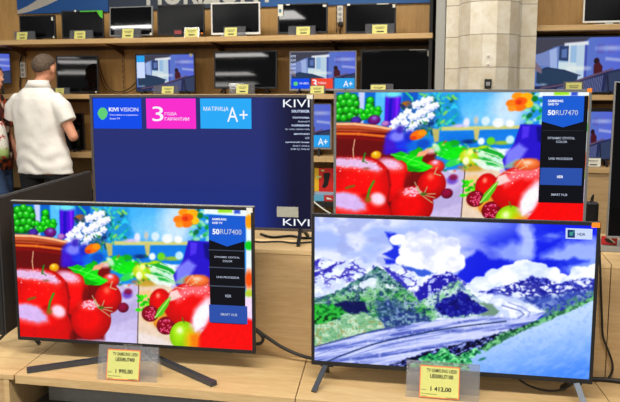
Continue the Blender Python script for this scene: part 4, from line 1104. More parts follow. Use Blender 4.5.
q = MB(); put_text(q, mp, 'HDR', 577.6, 233.4, 585.4, 236.4, -0.0018, 0.02); q.build('badge_text', M['g_navy'], scr)
mb = MB(); mb.box(W50 / 2 - 0.034, -0.0012, 0.08 + H50 - 0.021, W50 / 2 - 0.003, -0.0001, 0.08 + H50 - 0.001); tag(mb.build('sticker', M['orange'], tvr), 'small orange corner sticker'); clean(tvr)
mb = MB(); text_mb(mb, 'SAMSUNG', -0.045, 0.08 + 0.005, 0.045, 0.08 + 0.013, -0.0006, 0.02); mb.build('logo', M['frame_silver'], tvr)

# ---- upper left: dark blue promo screen
BK = (0.014, 0.011, 0.013, 0.014); HK = 0.652
OK_ = [(89.0, 94.7), (313.0, 94.6), (313.0, 232.0), (94.3, 224.8)]
tvk, scr, sw_, sh_ = television('television', 'television with a dark blue screen and three coloured tiles, upper left on the bench', 'television', None,
    (-1.281, 3.459, LEDGE), R(1.42), W50, HK, 0.756 - LEDGE, BK, M['frame_brown'], promo(), feet=[straight_feet(0.50, 0.756 - LEDGE, 0.11, 0.14)])
mp = mapper(OK_, W50, HK, BK)
for (x0, x1), m, n in (((92.6, 141.8), M['g_blue2'], 'blue_tile'), ((145.6, 196.0), M['g_pink'], 'magenta_tile'), ((199.8, 251.4), M['g_cyan'], 'cyan_tile')):
    q = MB(); flat_poly(q, rect(mp, x0, 98.4, x1, 128.8), -0.0010); q.build(n, m, scr)
q = MB(); px = [(98.2, 110.2), (100.6, 107.6), (104.4, 107.6), (106.8, 110.2), (107.6, 113.5), (106.2, 117.0), (103.6, 119.6), (101.2, 119.6), (98.8, 117.0), (97.2, 113.5)]
flat_poly(q, [mp(*p) for p in px], -0.0014); q.build('tile_icon', M['g_green'], scr)
def line(name, m, *args, bold=0.0):
    t = MB(); put_text(t, mp, *args, bold=bold); t.build(name, m, scr)
W_ = M['g_white']
line('tile_text', W_, 'KIVI', 108.6, 107.4, 118.4, 111.4, bold=0.03); line('tile_text', W_, 'VISION', 119.8, 107.4, 138.2, 111.4)
line('tile_text', W_, 'Система и сервисы', 109.6, 114.0, 138, 116.0); line('tile_text', W_, 'Smart TV', 109.6, 117.6, 120, 119.4)
line('tile_text', W_, '3', 152.0, 106.4, 163.4, 121.2); line('tile_text', W_, 'ГОДА', 164.6, 112.2, 176.6, 115.6); line('tile_text', W_, 'ГАРАНТИИ', 164.6, 117.2, 189.0, 120.6)
line('tile_text', W_, 'МАТРИЦА', 203.4, 106.6, 228.4, 111.6); line('tile_text', W_, 'A', 227.0, 107.2, 238.0, 121.8); line('tile_text', W_, '+', 239.4, 110.4, 247.6, 119.2)
line('brand_lettering', W_, 'KIVI', 283.0, 99.4, 309.4, 107.2); line('brand_lettering', W_, 'KIVI', 283.0, 218.6, 309.4, 226.2)
line('specification_text', M['g_pale'], '50U730GR', 291.4, 109.8, 309.6, 112.6, bold=0.03)
for s_, y_, x_, b_ in (('ПЛАТФОРМА', 116.6, 292.6, 0.04), ('Android 9', 120.4, 297.8, 0.0), ('РАЗРЕШЕНИЕ', 124.4, 291.6, 0.04), ('4K UHD (3840x2160)', 128.4, 285, 0.0), ('ДИАПАЗОН', 133.0, 293.6, 0.04), ('HDR', 137.0, 305.2, 0.0), ('ЦИФРОВОЙ ТЮНЕР', 141.2, 285.4, 0.04), ('DVB-T, DVB-C', 145, 293, 0.0), ('DVB-T2, DVB-S2', 148.2, 290.8, 0.0)):
    line('specification_text', M['g_pale'], s_, x_, y_, 309.4, y_ + 2.0, bold=b_)
mb = MB(); a = rect(mp, 277.0, 206.4, 298.4, 217.2); mb.box(a[0][0], -0.006, a[2][1], a[1][0], -0.0035, a[0][1]); tag(mb.build('paper_label', mat('grey_paper', rgb(166, 166, 154), 0.7, noise=0.08, nscale=80), scr), 'blank pale paper label on the screen')
mb = MB(); mb.box(W50 / 2 - 0.030, -0.0012, HK + 0.053 - 0.020, W50 / 2 - 0.001, -0.0001, HK + 0.053 - 0.001); tag(mb.build('sticker', M['pale_label'], tvk), 'small pale corner sticker'); clean(tvk)

# ---- television seen side-on at the far left and the dark one at the right edge
tvp, scr, a_, b_ = television('television', 'dark television turned side on at the left, its plain grey back towards us', 'television', None,
    (-2.208, 3.62, DECK), R(-90 + 8.9), 1.24, 0.645, 0.10, (0.012, 0.012, 0.012, 0.014), M['frame_char'], M['off'], feet=[straight_feet(0.45, 0.10, 0.1, 0.12)])
clean(tvp)
tvd, scr, a_, b_ = television('television', 'switched off television with a thin silver frame at the right edge', 'television', None,
    (1.232, 3.50, LEDGE), R(0), 1.238, 0.69, 0.071, (0.005, 0.005, 0.005, 0.010), M['frame_silver'], M['off'], feet=[straight_feet(0.45, 0.071, 0.1, 0.14)])
clean(tvd)

# ================================================================ small screens on the shelves
S1, S2, S3, S4_ = 1.915, 1.420, 0.880, 0.490
GM, GT = 'switched off monitors on the top shelf', 'small televisions on the middle shelf'
def small(kind, label, cat, grp, px, sz, fm, bz, screen, zs, Y=6.5, yaw=0, tilt=0, ped=None, feet=None, depth=0.04):
    """px: left and right photo columns at mid height; size in metres"""
    xl, xr, yt, yb = px
    a = at(xl, (yt + yb) / 2, Y); b = at(xr, (yt + yb) / 2, Y); ww = b.x - a.x
    zt = at((xl + xr) / 2, yt, Y).z; zb = at((xl + xr) / 2, yb, Y).z; hh = zt - zb
    st = [ped(zb - zs)] if ped else ([feet(zb - zs)] if feet else None)
    o, s, sw_, sh_ = television(kind, label, cat, grp, ((a.x + b.x) / 2, Y, zs), R(yaw), ww, hh, zb - zs, bz, fm, screen, depth, st, tilt=R(tilt))
    clean(o); return o, s, sw_, sh_, ww, hh, zb - zs
PB = lambda wd, m: (lambda zb: pedestal(max(zb, 0.012), wd, m, 0.15))
TF = lambda dx: (lambda zb: straight_feet(dx, max(zb, 0.012), 0.055, 0.07))
b8 = (0.012, 0.012, 0.012, 0.014)
def sticker(o, x, z, w, h, m, name='sticker', y=-0.001):
    q = MB(); q.box(x, y, z, x + w, y + 0.0009, z + h); return q.build(name, m, o)

o, s, *_r1, ww, hh, zb = small('monitor', 'smallest black monitor at the left end of the top shelf', 'monitor', GM, (19.5, 55, 15.2, 38.6), None, M['frame_black'], b8, M['off_matte'], S1, ped=PB(0.2, M['frame_black']))
sticker(o, ww / 2 - 0.035, zb + hh - 0.05, 0.018, 0.03, M['pale_label']); sticker(o, ww / 2 - 0.025, zb + 0.004, 0.014, 0.014, M['pale_label'])
o, s, *_r1, ww, hh, zb = small('monitor', 'black monitor with a green corner sticker on the top shelf', 'monitor', GM, (62, 103, 10.4, 38.4), None, M['frame_black'], b8, M['off_matte'], S1, yaw=2, ped=PB(0.22, M['frame_black']))
g1 = mat('green_sticker', rgb(80, 190, 40), 0.5, noise=0.05)
sticker(o, -0.02, zb + hh - 0.013, ww / 2 + 0.02, 0.009, g1); q = MB(); flat_poly(q, [(ww / 2 - 0.065, zb + hh - 0.003), (ww / 2 - 0.003, zb + hh - 0.003), (ww / 2 - 0.003, zb + hh - 0.075), (ww / 2 - 0.03, zb + hh - 0.06)], -0.0014); q.build('sticker', g1, o)
sticker(o, -ww * 0.18, zb + hh - 0.012, 0.018, 0.016, M['pale_label'], y=-0.0016)
o, s, *_r1, ww, hh, zb = small('monitor', 'glossy black monitor with a silver edge, third from the left on the top shelf', 'monitor', GM, (108.5, 152.5, 6.2, 35.8), None, M['frame_silver'], (0.007, 0.010, 0.008, 0.01), M['off'], S1, yaw=-3, tilt=-4.0, ped=PB(0.24, M['frame_black']))
sticker(o, ww / 2 - 0.024, zb + 0.004, 0.018, 0.018, M['pale_label'])
o, s, *_r1, ww, hh, zb = small('monitor', 'black monitor left of the white framed one on the top shelf', 'monitor', GM, (157.5, 204, 4.2, 35.0), None, M['frame_black'], b8, M['off_matte'], S1, yaw=1, ped=PB(0.24, M['frame_black']))
sticker(o, ww / 2 - 0.035, zb + 0.006, 0.02, 0.012, M['orange'])
o, s, *_r1, ww, hh, zb = small('monitor', 'white framed monitor below the large white sign letters', 'monitor', GM, (211, 260, 2.2, 34.6), None, M['frame_white'], (0.012, 0.012, 0.012, 0.018), M['off_matte'], S1, ped=PB(0.24, M['frame_white']))
o, s, *_r1, ww, hh, zb = small('monitor', 'black monitor with a white strip label at its upper left corner', 'monitor', GM, (277.5, 327.5, 3.2, 33.4), None, M['frame_black'], b8, M['off'], S1, yaw=-1, tilt=-2, ped=PB(0.24, M['frame_black']))
st_ = sticker(o, -ww / 2 + 0.004, zb + hh - 0.105, 0.045, 0.10, M['pale_label']); q = MB(); q.box(-ww / 2 + 0.012, -0.0018, zb + hh - 0.075, -ww / 2 + 0.034, -0.0011, zb + hh - 0.045); q.build('sticker_print', mat('print_teal', rgb(60, 120, 140), 0.6, noise=0.04), st_)
sticker(o, -ww * 0.33, zb + hh - 0.014, 0.035, 0.010, M['pale_label']); sticker(o, ww / 2 - 0.04, zb + hh - 0.035, 0.03, 0.018, M['pale_label'])
o, s, *_r1, ww, hh, zb = small('monitor', 'black monitor at the right end of the top shelf beside the power strip', 'monitor', GM, (345.5, 396, 3.2, 33.0), None, M['frame_black'], b8, M['off_matte'], S1, ped=PB(0.24, M['frame_black']))
sticker(o, -ww / 2 + 0.014, zb + hh - 0.016, 0.025, 0.016, M['pale_label']); sticker(o, ww / 2 - 0.03, zb + hh - 0.04, 0.022, 0.026, M['pale_label']); sticker(o, ww * 0.12, zb + hh - 0.011, 0.10, 0.006, M['pale_label'])
o, s, *_ = small('monitor', 'white framed monitor at the top right corner, right of the column', 'monitor', GM, (583.5, 638, -10.0, 22.4), None, M['frame_white'], (0.012, 0.012, 0.012, 0.014), M['off_matte'], 1.958, ped=PB(0.24, M['frame_white']))

STAIR = stairwell(); stair_mesh = None
o, s, *_r1, ww, hh, zb = small('television', 'switched off television behind the head of the man in the white shirt', 'television', GT, (57, 97, 55.4, 92.8), None, M['frame_black'], b8, M['off'], S2, yaw=5, tilt=-2, feet=TF(0.12))
sticker(o, ww / 2 - 0.03, zb + 0.003, 0.012, 0.012, M['pale_label'])
o, s, a_, b_, ww, hh, zb = small('television', 'small television showing a stairwell with a pale panel at its left side', 'television', GT, (135.4, 195, 53.4, 92.4), None, M['frame_black'], b8, STAIR.mesh('stairwell_picture', 1, 1), S2, feet=TF(0.2))
stair_mesh = s.data
s.scale = (a_, 1, b_)
q = MB(); flat_poly(q, [(-a_ / 2 + 0.003, b_ * 0.98), (-a_ / 2 + 0.08, b_ * 0.98), (-a_ / 2 + 0.08, b_ * 0.80), (-a_ / 2 + 0.003, b_ * 0.80)], -0.001)
def unscale(obj, s, a_, b_):
    for v in obj.data.vertices: v.co.x /= a_; v.co.z /= b_
    return obj
unscale(q.build('menu_header', M['g_sky'], s), s, a_, b_)
q = MB(); flat_poly(q, [(-a_ / 2 + 0.003, b_ * 0.80), (-a_ / 2 + 0.08, b_ * 0.80), (-a_ / 2 + 0.08, b_ * 0.36), (-a_ / 2 + 0.003, b_ * 0.36)], -0.001); unscale(q.build('menu_panel', M['g_pale'], s), s, a_, b_)
sticker(o, ww / 2 - 0.05, zb + hh - 0.03, 0.03, 0.024, M['pale_label'])
o, s, *_r1, ww, hh, zb = small('television', 'switched off television in the middle of the middle shelf, above the cyan tile', 'television', GT, (213.4, 277, 50.6, 88.6), None, M['frame_black'], b8, M['off'], S2, yaw=-2, tilt=-2.5, feet=TF(0.2))
def promo_tiles(s, a_, b_):
    for x0, x1, m, n in ((-0.5, -0.195, M['g_blue2'], 'blue_tile'), (-0.185, 0.165, M['g_red'], 'red_tile'), (0.175, 0.5, M['g_sky'], 'cyan_tile')):
        q = MB(); flat_poly(q, [(x0 + 0.01, 0.29), (x1 - 0.01, 0.29), (x1 - 0.01, 0.012), (x0 + 0.01, 0.012)], -0.001); q.build(n, m, s)
    for a in (('3', -0.16, 0.05, -0.09, 0.26), ('ГОДА', -0.07, 0.13, 0.06, 0.19), ('A+', 0.32, 0.06, 0.46, 0.22), ('KIVI VISION', -0.36, 0.13, -0.22, 0.18)):
        t = MB(); text_mb(t, *a, -0.0015, 0.01); t.build('tile_text', M['g_white'], s)
    q = MB(); flat_poly(q, [(-0.46, 0.15), (-0.44, 0.20), (-0.40, 0.20), (-0.38, 0.15), (-0.40, 0.09), (-0.44, 0.09)], -0.0015); q.build('tile_icon', M['g_green'], s)
def promo_tv(label, px, zs, Y, st):
    o, s, a_, b_, ww, hh, zb = small('television', label, 'television', GT, px, None, M['frame_silver'], (0.010, 0.010, 0.010, 0.014), stair_mesh, zs, Y=Y, feet=TF(0.2))
    s.scale = (a_, 1, b_); promo_tiles(s, a_, b_)
    for k_ in range(5):
        q = MB(); text_mb(q, 'KIVI', -0.495, 0.42 + k_ * 0.11, -0.42, 0.49 + k_ * 0.11, -0.0013, 0.01); q.build('side_text', M['g_pale'], s)
    return o
promo_tv('silver framed television with a stairwell picture over blue, red and cyan tiles', (289.4, 356.4, 50.8, 90.6), S2, 6.5, None)
o, s, *_r1, ww, hh, zb = small('television', 'large switched off television at the right end of the middle shelf, by the column', 'television', GT, (360.6, 430, 49.2, 92.6), None, M['frame_black'], b8, M['off'], S2, feet=TF(0.2))
sticker(o, ww * 0.2, zb + hh - 0.010, 0.14, 0.006, M['pale_label']); sticker(o, ww / 2 - 0.025, zb + hh - 0.06, 0.016, 0.045, M['pale_label'])
o, s, a_, b_, ww, hh, zb = small('television', 'television showing a stairwell, right of the stone column', 'television', GT, (533.6, 625, 36.0, 93.4), None, M['frame_black'], b8, stair_mesh, 1.412, Y=6.48, feet=TF(0.25))
s.scale = (a_, 1, b_)
GL = 'televisions on the lower shelves'
promo_tv('silver framed television half hidden in the gap between the two upper large televisions', (262, 331.4, 103.2, 149.0), S3, 6.5, None)['group'] = GL
o, s, a_, b_, ww, hh, zb = small('television', 'small television with a blue picture just right of the grey framed television', 'television', GL, (548, 613, 108, 160), None, M['frame_black'], (0.012, 0.012, 0.03, 0.014), stair_mesh, 0.832, Y=6.5, feet=TF(0.2))
s.scale = (a_, 1, b_)
o, s, *_ = small('television', 'switched off television behind the elbow of the man in white', 'television', GL, (28, 84, 113, 150), None, M['frame_black'], b8, M['off'], S3, feet=TF(0.2))
# a lit screen at the left edge, turned towards the aisle
o, s, a_, b_ = television('television', 'lit television cut by the left edge, turned towards the aisle', 'television', GT, (-4.60, 6.50, S2), R(38), 0.55, 0.30, 0.10, b8, M['frame_black'], stair_mesh, 0.04, [straight_feet(0.18, 0.10, 0.06, 0.07)])
clean(o); s.scale = (a_, 1, b_)

# ================================================================ price tags
def price_tag(label, pos, cw, ch, hw, off, tilt, yaw=0, lines=None, group='price tags in clear holders on the shelves', big=False, card=None, lead=0.0):
    """a clear bent holder with a card in front; off = card centre from the holder centre"""
    o = empty('price_tag', pos, yaw); tag(o, label, 'price tag', group)
    T = Matrix.Rotation(tilt, 4, 'X')
    hh = ch * 1.12
    b = MB(); b.box(-hw / 2, 0.0, 0.001, hw / 2, 0.0022, hh, 0, T)
    back = T @ Vector((0, 0.002, hh))
    b.bar((0, back.y + 0.001, back.z), (0, back.y + hh * 0.2, 0.001), hw, 0.002, (0, 1, 0))
    b.build('holder', M['acrylic'] if big else M['acrylic_dark'], o)
    c = MB(); c.box(off - cw / 2, -0.0022, lead + 0.004, off + cw / 2, -0.0008, lead + ch, 0, T); cd_ = c.build('card', M['card_edge'] if big else (card or M['card_small']), o)
    if big:
        c = MB(); c.box(off - cw / 2 + 0.004, -0.0030, lead + 0.008, off + cw / 2 - 0.004, -0.0023, lead + ch - 0.005, 0, T); c.build('card_face', M['card'], cd_)
    yy = -0.0036 if big else -0.0026
    for s_, x0, z0, x1, z1, bd in (lines or [(None, -0.30, 0.70, 0.34, 0.76, 0), (None, -0.24, 0.56, 0.26, 0.61, 0), (None, -0.2, 0.2, 0.28, 0.34, 0)]):
        t = MB(); X0, X1, Z0, Z1 = off + x0 * cw, off + x1 * cw, lead + z0 * ch, lead + z1 * ch
        if s_: text_mb(t, s_, X0, Z0, X1, Z1, yy, bd)
        else: flat_poly(t, [(X0, Z1), (X1, Z1), (X1, Z0), (X0, Z0)], yy)
        bmesh.ops.transform(t.bm, matrix=T, verts=t.bm.verts)
        t.build('lettering', M['ink'], cd_)
    return o
def big_lines(l1, l2, price):
    return [(l1, -0.33, 0.80, 0.42, 0.91, 0.02), (l2, -0.24, 0.62, 0.34, 0.745, 0.03), (price, -0.22, 0.22, 0.30, 0.375, 0.03),
            ('Цена', -0.45, 0.245, -0.33, 0.295, 0.0), ('Телевизор', -0.45, 0.125, -0.06, 0.165, 0.02), ('гарантия', -0.45, 0.06, -0.30, 0.09, 0.0), ('01.08.2019', 0.18, 0.05, 0.44, 0.085, 0.02)]
a = at_z(126.5, 381.0, DECK + 0.001)
price_tag('price tag reading 1 995,00 in front of the left television stand', (a.x, a.y, DECK), 0.148, 0.132, 0.268, -0.018, R(-14), R(3), big_lines('TV SAMSUNG UE50', 'UE50RU7400', '1 995,00'), 'price tags in front of the lower televisions', True)
a = at_z(442.0, 399.5, DECK + 0.001)
price_tag('price tag reading 1 412,00 in front of the mountain television', (a.x, a.y, DECK), 0.158, 0.132, 0.290, -0.012, R(-14), R(0), big_lines('TV SAMSUNG UE50', 'UE50RU7100', '1 412,00'), 'price tags in front of the lower televisions', True)
def shelf_tag(label, xc, x0, x1, zs, w_=0.108, h_=0.075, Y=6.39, **kw):
    y_ = 93 if zs < 1.6 else 36
    a = at(xc, y_, Y); l = at(x0, y_, Y); r = at(x1, y_, Y)
    price_tag(label, ((l.x + r.x) / 2, Y, zs), w_, h_, r.x - l.x, a.x - (l.x + r.x) / 2, R(-12), 0, **kw)
shelf_tag('yellow price tag under the smallest monitor at the left end of the top shelf', 21.5, 13, 34, S1)
shelf_tag('yellow price tag under the monitor with the green corner sticker', 79.5, 69, 92, S1)
shelf_tag('yellow price tag under the glossy monitor with the silver edge', 127.5, 114, 140, S1, 0.108, 0.088)
shelf_tag('yellow price tag next to a red and black card on the top shelf', 191, 184, 199, S1, 0.118, 0.080)
shelf_tag('yellow price tag under the white framed monitor below the sign', 230.5, 223, 245, S1, 0.112, 0.080)
shelf_tag('yellow price tag under the monitor with the white strip label', 303, 288, 315, S1, 0.118, 0.075)
shelf_tag('yellow price tag under the rightmost monitor on the top shelf, left of the column', 379.5, 365, 394, S1, 0.125, 0.080)
shelf_tag('yellow price tag behind the right shoulder of the man in white', 59.5, 52, 69, S2, 0.085, 0.055)
shelf_tag('pale price tag in front of the stairwell television above the magenta tile', 167.5, 153, 178, S2, 0.112, 0.070)
shelf_tag('pale price tag in a wide clear holder below the dark middle television', 242, 229, 254, S2, 0.108, 0.085)
shelf_tag('yellow price tag in front of the silver framed television with tiles', 317, 309, 325, S2, 0.118, 0.070)
shelf_tag('yellow price tag just above the grey framed television, left of the column', 378, 370, 393, S2, 0.125, 0.078)
a = at(574, 86, 6.40)
price_tag('pale price tag below the stairwell television right of the column', (a.x, 6.40, 1.412), 0.12, 0.10, 0.16, 0, R(-12))
a = at(593, 162, 6.42)
price_tag('blank pale price tag below the small blue television at right', (a.x, 6.42, 0.832), 0.12, 0.072, 0.13, 0, R(-12), card=M['pale_label'])
a = at(178.0, 31, 6.40); k = empty('leaflet', (a.x, 6.40, S1)); tag(k, 'small black card with a red picture beside a yellow price tag, top shelf', 'card')
MB().box(-0.042, 0, 0, 0.042, 0.004, 0.078).build('card', M['frame_black'], k)
MB().box(-0.034, -0.0012, 0.032, 0.034, -0.0002, 0.062).build('picture', mat('leaflet_red', rgb(150, 60, 60), 0.5, noise=0.1, nscale=60), k)

# ================================================================ boxes and loose things
a = at(324, 195, 6.42)
k = empty('accessory_box', (a.x, 6.44, S4_ + 0.052)); tag(k, 'red box with a black remote picture and a yellow side stripe on the lower shelf', 'box')
W_ = 0.178
MB().box(-W_ / 2, 0, 0, W_ / 2, 0.06, 0.235, 0.002).build('carton', mat('box_red', rgb(206, 26, 20), 0.45, noise=0.05), k)
MB().box(-W_ / 2, -0.0015, 0.03, -W_ / 2 + 0.038, -0.0002, 0.235).build('stripe', mat('box_yellow', rgb(232, 184, 30), 0.45, noise=0.05), k)
MB().box(-W_ / 2, -0.0015, 0.0, W_ / 2, -0.0002, 0.028).build('foot_band', mat('box_grey', rgb(150, 166, 186), 0.45, noise=0.05), k)
q = MB(); flat_poly(q, [(-0.012, 0.19), (0.040, 0.20), (0.052, 0.185), (0.030, 0.085), (0.004, 0.06), (-0.022, 0.07), (-0.004, 0.12)], -0.0018); q.build('remote_picture', M['frame_black'], k)
q = MB(); flat_poly(q, [(-0.075, 0.165), (-0.028, 0.168), (-0.028, 0.15), (-0.075, 0.145)], -0.0019); flat_poly(q, [(-0.03, 0.222), (0.0, 0.222), (0.0, 0.208), (-0.03, 0.208)], -0.0019); q.build('print', M['card'], k)
k = empty('flat_box', (a.x, 6.41, S4_)); tag(k, 'flat cyan and red box lying under the red remote box', 'box')
MB().box(-W_ / 2, 0, 0, 0.0, 0.2, 0.05, 0.002).build('cyan_half', mat('box_cyan', rgb(96, 172, 206), 0.45, noise=0.05), k)
MB().box(0.0005, 0, 0, W_ / 2, 0.2, 0.05, 0.002).build('red_half', mat('box_red2', rgb(190, 40, 40), 0.45, noise=0.05), k)
q = MB(); flat_poly(q, [(0.02, 0.036), (0.06, 0.03), (0.075, 0.016), (0.03, 0.016)], -0.001); q.build('print', M['pale_label'], k)
k = empty('device', (at(590.5, 240, 3.66).x, 3.66, LEDGE)); tag(k, 'small black upright speaker beside the lower right corner of the grey framed television', 'device')  # plain black box of unknown use; its front discs are made up
MB().box(-0.030, 0, 0, 0.030, 0.07, 0.205, 0.006).build('cabinet', M['frame_black'], k)
c = MB(); c.tube([(0, -0.003, 0.15), (0, 0.0, 0.15)], 0.018, 16); c.tube([(0, -0.003, 0.08), (0, 0.0, 0.08)], 0.022, 16); c.build('front_discs', M['frame_black'], k)
c = MB(); c.tube(smooth_path([(0, 0.05, 0.204), (0.004, 0.05, 0.225), (0.012, 0.06, 0.236), (0.014, 0.075, 0.22), (0.01, 0.085, 0.15), (0.01, 0.09, 0.02)]), 0.0035, 8); c.build('lead', M['cable'], k)
k = empty('riser_board', (1.23, 3.62, LEDGE)); tag(k, 'low grey riser board under the silver framed dark television', 'board')
MB().box(-0.66, -0.075, 0, 0.66, 0.10, 0.028, 0.003).build('board', mat('riser_grey', rgb(142, 142, 138), 0.55, noise=0.06), k)
for s_ in (-0.5, 0.5): MB().box(s_ - 0.02, -0.05, 0.0285, s_ + 0.02, 0.07, 0.034, 0.002).build('pad', M['frame_black'], k)
a = at(609, 245.5, 3.56); k = empty('booklet', (a.x, 3.562, LEDGE + 0.0285)); tag(k, 'small red and black booklet standing under the dark television at the right edge', 'booklet')
MB().box(-0.034, 0, 0, 0.034, 0.003, 0.040).build('cover', mat('booklet_red', rgb(196, 40, 44), 0.5, noise=0.06), k)
q = MB(); flat_poly(q, [(-0.022, 0.028), (0.004, 0.032), (0.026, 0.012), (0.012, 0.008), (-0.012, 0.014)], -0.001); q.build('picture', M['frame_black'], k)
q = MB(); flat_poly(q, [(-0.004, 0.031), (0.004, 0.032), (0.028, 0.012), (0.022, 0.010)], -0.0016); q.build('picture_stripe', M['pale_label'], k)

# cables
def cable(label, pts, rad=0.006, m=None, grp=None):
    o = MB().tube(smooth_path(pts, 7), rad, 8).build('power_cable', m or M['cable'], None, True)
    tag(o, label, 'cable', grp); return o
def A3(l, Y): return [tuple(at(x, y, Y)) for x, y in l]
cable('thick black cable sagging from the left television to the mountain television', A3([(250, 322), (253, 327), (258, 331), (268, 338), (280, 346), (292, 352), (303, 356), (313, 358.5), (330, 360)], 3.20), 0.0085)
cable('black cable loop at the lower right corner of the left television', A3([(249, 331), (256, 331), (261, 335), (263, 339), (261, 343), (256, 344), (249, 343)], 3.17), 0.0075)
cable('thin black cable hanging beside the right edge of the mountain television', A3([(599, 232), (600, 262), (601, 292), (602, 318), (603, 336), (608, 350), (612, 362), (612, 372), (606, 381)], 3.255), 0.0045)
cable('thin black cable drooping below the mountain television', [(0.20, 3.03, 0.292), (0.225, 3.05, 0.258), (0.27, 3.05, 0.232), (0.33, 3.05, 0.218), (0.38, 3.05, 0.222), (0.43, 3.05, 0.25), (0.45, 3.03, 0.30)], 0.0045)
cable('black cable lying along the foot of the bench at the right edge', [(0.52, 3.235, 0.211), (0.60, 3.245, 0.211), (0.70, 3.235, 0.211), (0.9, 3.245, 0.211), (1.2, 3.24, 0.211)], 0.010)
cable('black cable lying on the bench under the dark blue television', [(-1.02, 3.62, LEDGE + 0.006), (-0.94, 3.55, LEDGE + 0.006), (-0.86, 3.60, LEDGE + 0.006), (-0.77, 3.56, LEDGE + 0.006), (-0.66, 3.62, LEDGE + 0.006), (-0.5, 3.6, LEDGE + 0.006)], 0.006)
cable('thin black cable curving across the front of the bench under the dark blue television', [(-1.05, 3.46, LEDGE + 0.005), (-0.97, 3.42, LEDGE + 0.005), (-0.88, 3.45, LEDGE + 0.005), (-0.80, 3.43, LEDGE + 0.005), (-0.70, 3.48, LEDGE + 0.005), (-0.58, 3.5, LEDGE + 0.005)], 0.0045)
cable('brown cable sagging behind the middle shelf left of the stairwell television', [tuple(at(98, 58, 6.76)), tuple(at(102, 74, 6.74)), tuple(at(109, 88, 6.7)), tuple(at(120, 92, 6.66)), tuple(at(130, 88, 6.62)), tuple(at(138, 80, 6.56))], 0.006, M['cable_brown'])
cable('second brown cable sagging lower behind the middle shelf', [tuple(at(97, 64, 6.76)), tuple(at(103, 84, 6.72)), tuple(at(112, 92.5, 6.66)), tuple(at(124, 93.5, 6.62)), tuple(at(138, 87, 6.58))], 0.005, M['cable_brown'])
cable('black cable at the left upright beside the power strip', A3([(21.5, 45), (22, 55), (20, 62), (21, 74), (20, 86), (22, 93)], 6.755), 0.008)
cable('white cable crossing the lower shelf gap between the two upper televisions', A3([(308, 197), (314, 202), (321, 207.5), (330, 213.5), (342, 221)], 6.335), 0.007, M['pale_label'])

# ================================================================ people
def remesh(name, mb, voxel, m, parent, smooth=4, deform=None):
    o = mb.build(name, m, parent)
    md = o.modifiers.new('r', 'REMESH'); md.mode = 'VOXEL'; md.voxel_size = voxel; md.use_smooth_shade = True
    ms = o.modifiers.new('s', 'SMOOTH'); ms.iterations = smooth; ms.factor = 0.5
    dg = bpy.context.evaluated_depsgraph_get(); dg.update()
    me = bpy.data.meshes.new_from_object(o.evaluated_get(dg))
    o.modifiers.clear(); old = o.data; o.data = me; bpy.data.meshes.remove(old); me.name = name
    if not me.materials: me.materials.append(m)
    if deform:
        n = len(me.vertices); co = np.empty(n * 3); me.vertices.foreach_get('co', co); co = co.reshape(-1, 3)
        nr = np.empty(n * 3); me.vertices.foreach_get('normal', nr); nr = nr.reshape(-1, 3)
        co = co + nr * deform(co)[:, None]
        me.vertices.foreach_set('co', co.ravel()); me.update()
    for p_ in me.polygons: p_.use_smooth = True
    return o

skin = mat('skin', rgb(214, 150, 118), 0.5, spec=0.35, noise=0.06, nscale=12)
hair_grey = mat('cropped_hair', rgb(92, 76, 62), 0.9, noise=0.45, nscale=70)
polo = mat('white_knit', rgb(236, 232, 224), 0.85, noise=0.02, nscale=80)
trous = mat('black_trousers', rgb(16, 16, 20), 0.8, noise=0.2, nscale=60)
shoe = mat('dark_shoe', rgb(30, 26, 24), 0.5, noise=0.1)
eye_w = mat('eye_white', rgb(230, 228, 222), 0.3, noise=0.02)
eye_d = mat('iris', rgb(50, 36, 28), 0.3, noise=0.05)
V = Vector
def hand(b, wrist, dirv, palm_n, s=1.0, curl=0.5):
    """palm, four fingers of different lengths and a thumb leaving the side of the palm"""
    d = V(dirv).normalized(); n = V(palm_n).normalized(); sd = d.cross(n).normalized(); w0 = V(wrist)
    b.loft([(w0 - d * 0.02, sd * 0.026 * s, n * 0.020 * s), (w0 + d * 0.02, sd * 0.032 * s, n * 0.018 * s), (w0 + d * 0.06, sd * 0.042 * s, n * 0.016 * s), (w0 + d * 0.092, sd * 0.040 * s, n * 0.013 * s)], 16)
    for k, (off, ln) in enumerate(((-0.030, 0.064), (-0.010, 0.076), (0.010, 0.072), (0.029, 0.056))):
        p = w0 + d * 0.082 + sd * off * s; pts = [p]; dd = d.copy()
        for seg in (0.45, 0.32, 0.23):
            dd = (dd + n * curl * 0.7).normalized(); pts.append(pts[-1] + dd * ln * seg)
        b.tube(pts, [0.0098 * s, 0.0092 * s, 0.0084 * s, 0.007 * s], 10)
    p = w0 + d * 0.03 + sd * (-0.034) * s
    b.tube([p, p + (-sd * 0.6 + d * 0.7 + n * 0.3).normalized() * 0.035, p + (-sd * 0.35 + d * 0.85 + n * 0.5).normalized() * 0.062], [0.013 * s, 0.011 * s, 0.008 * s], 10)

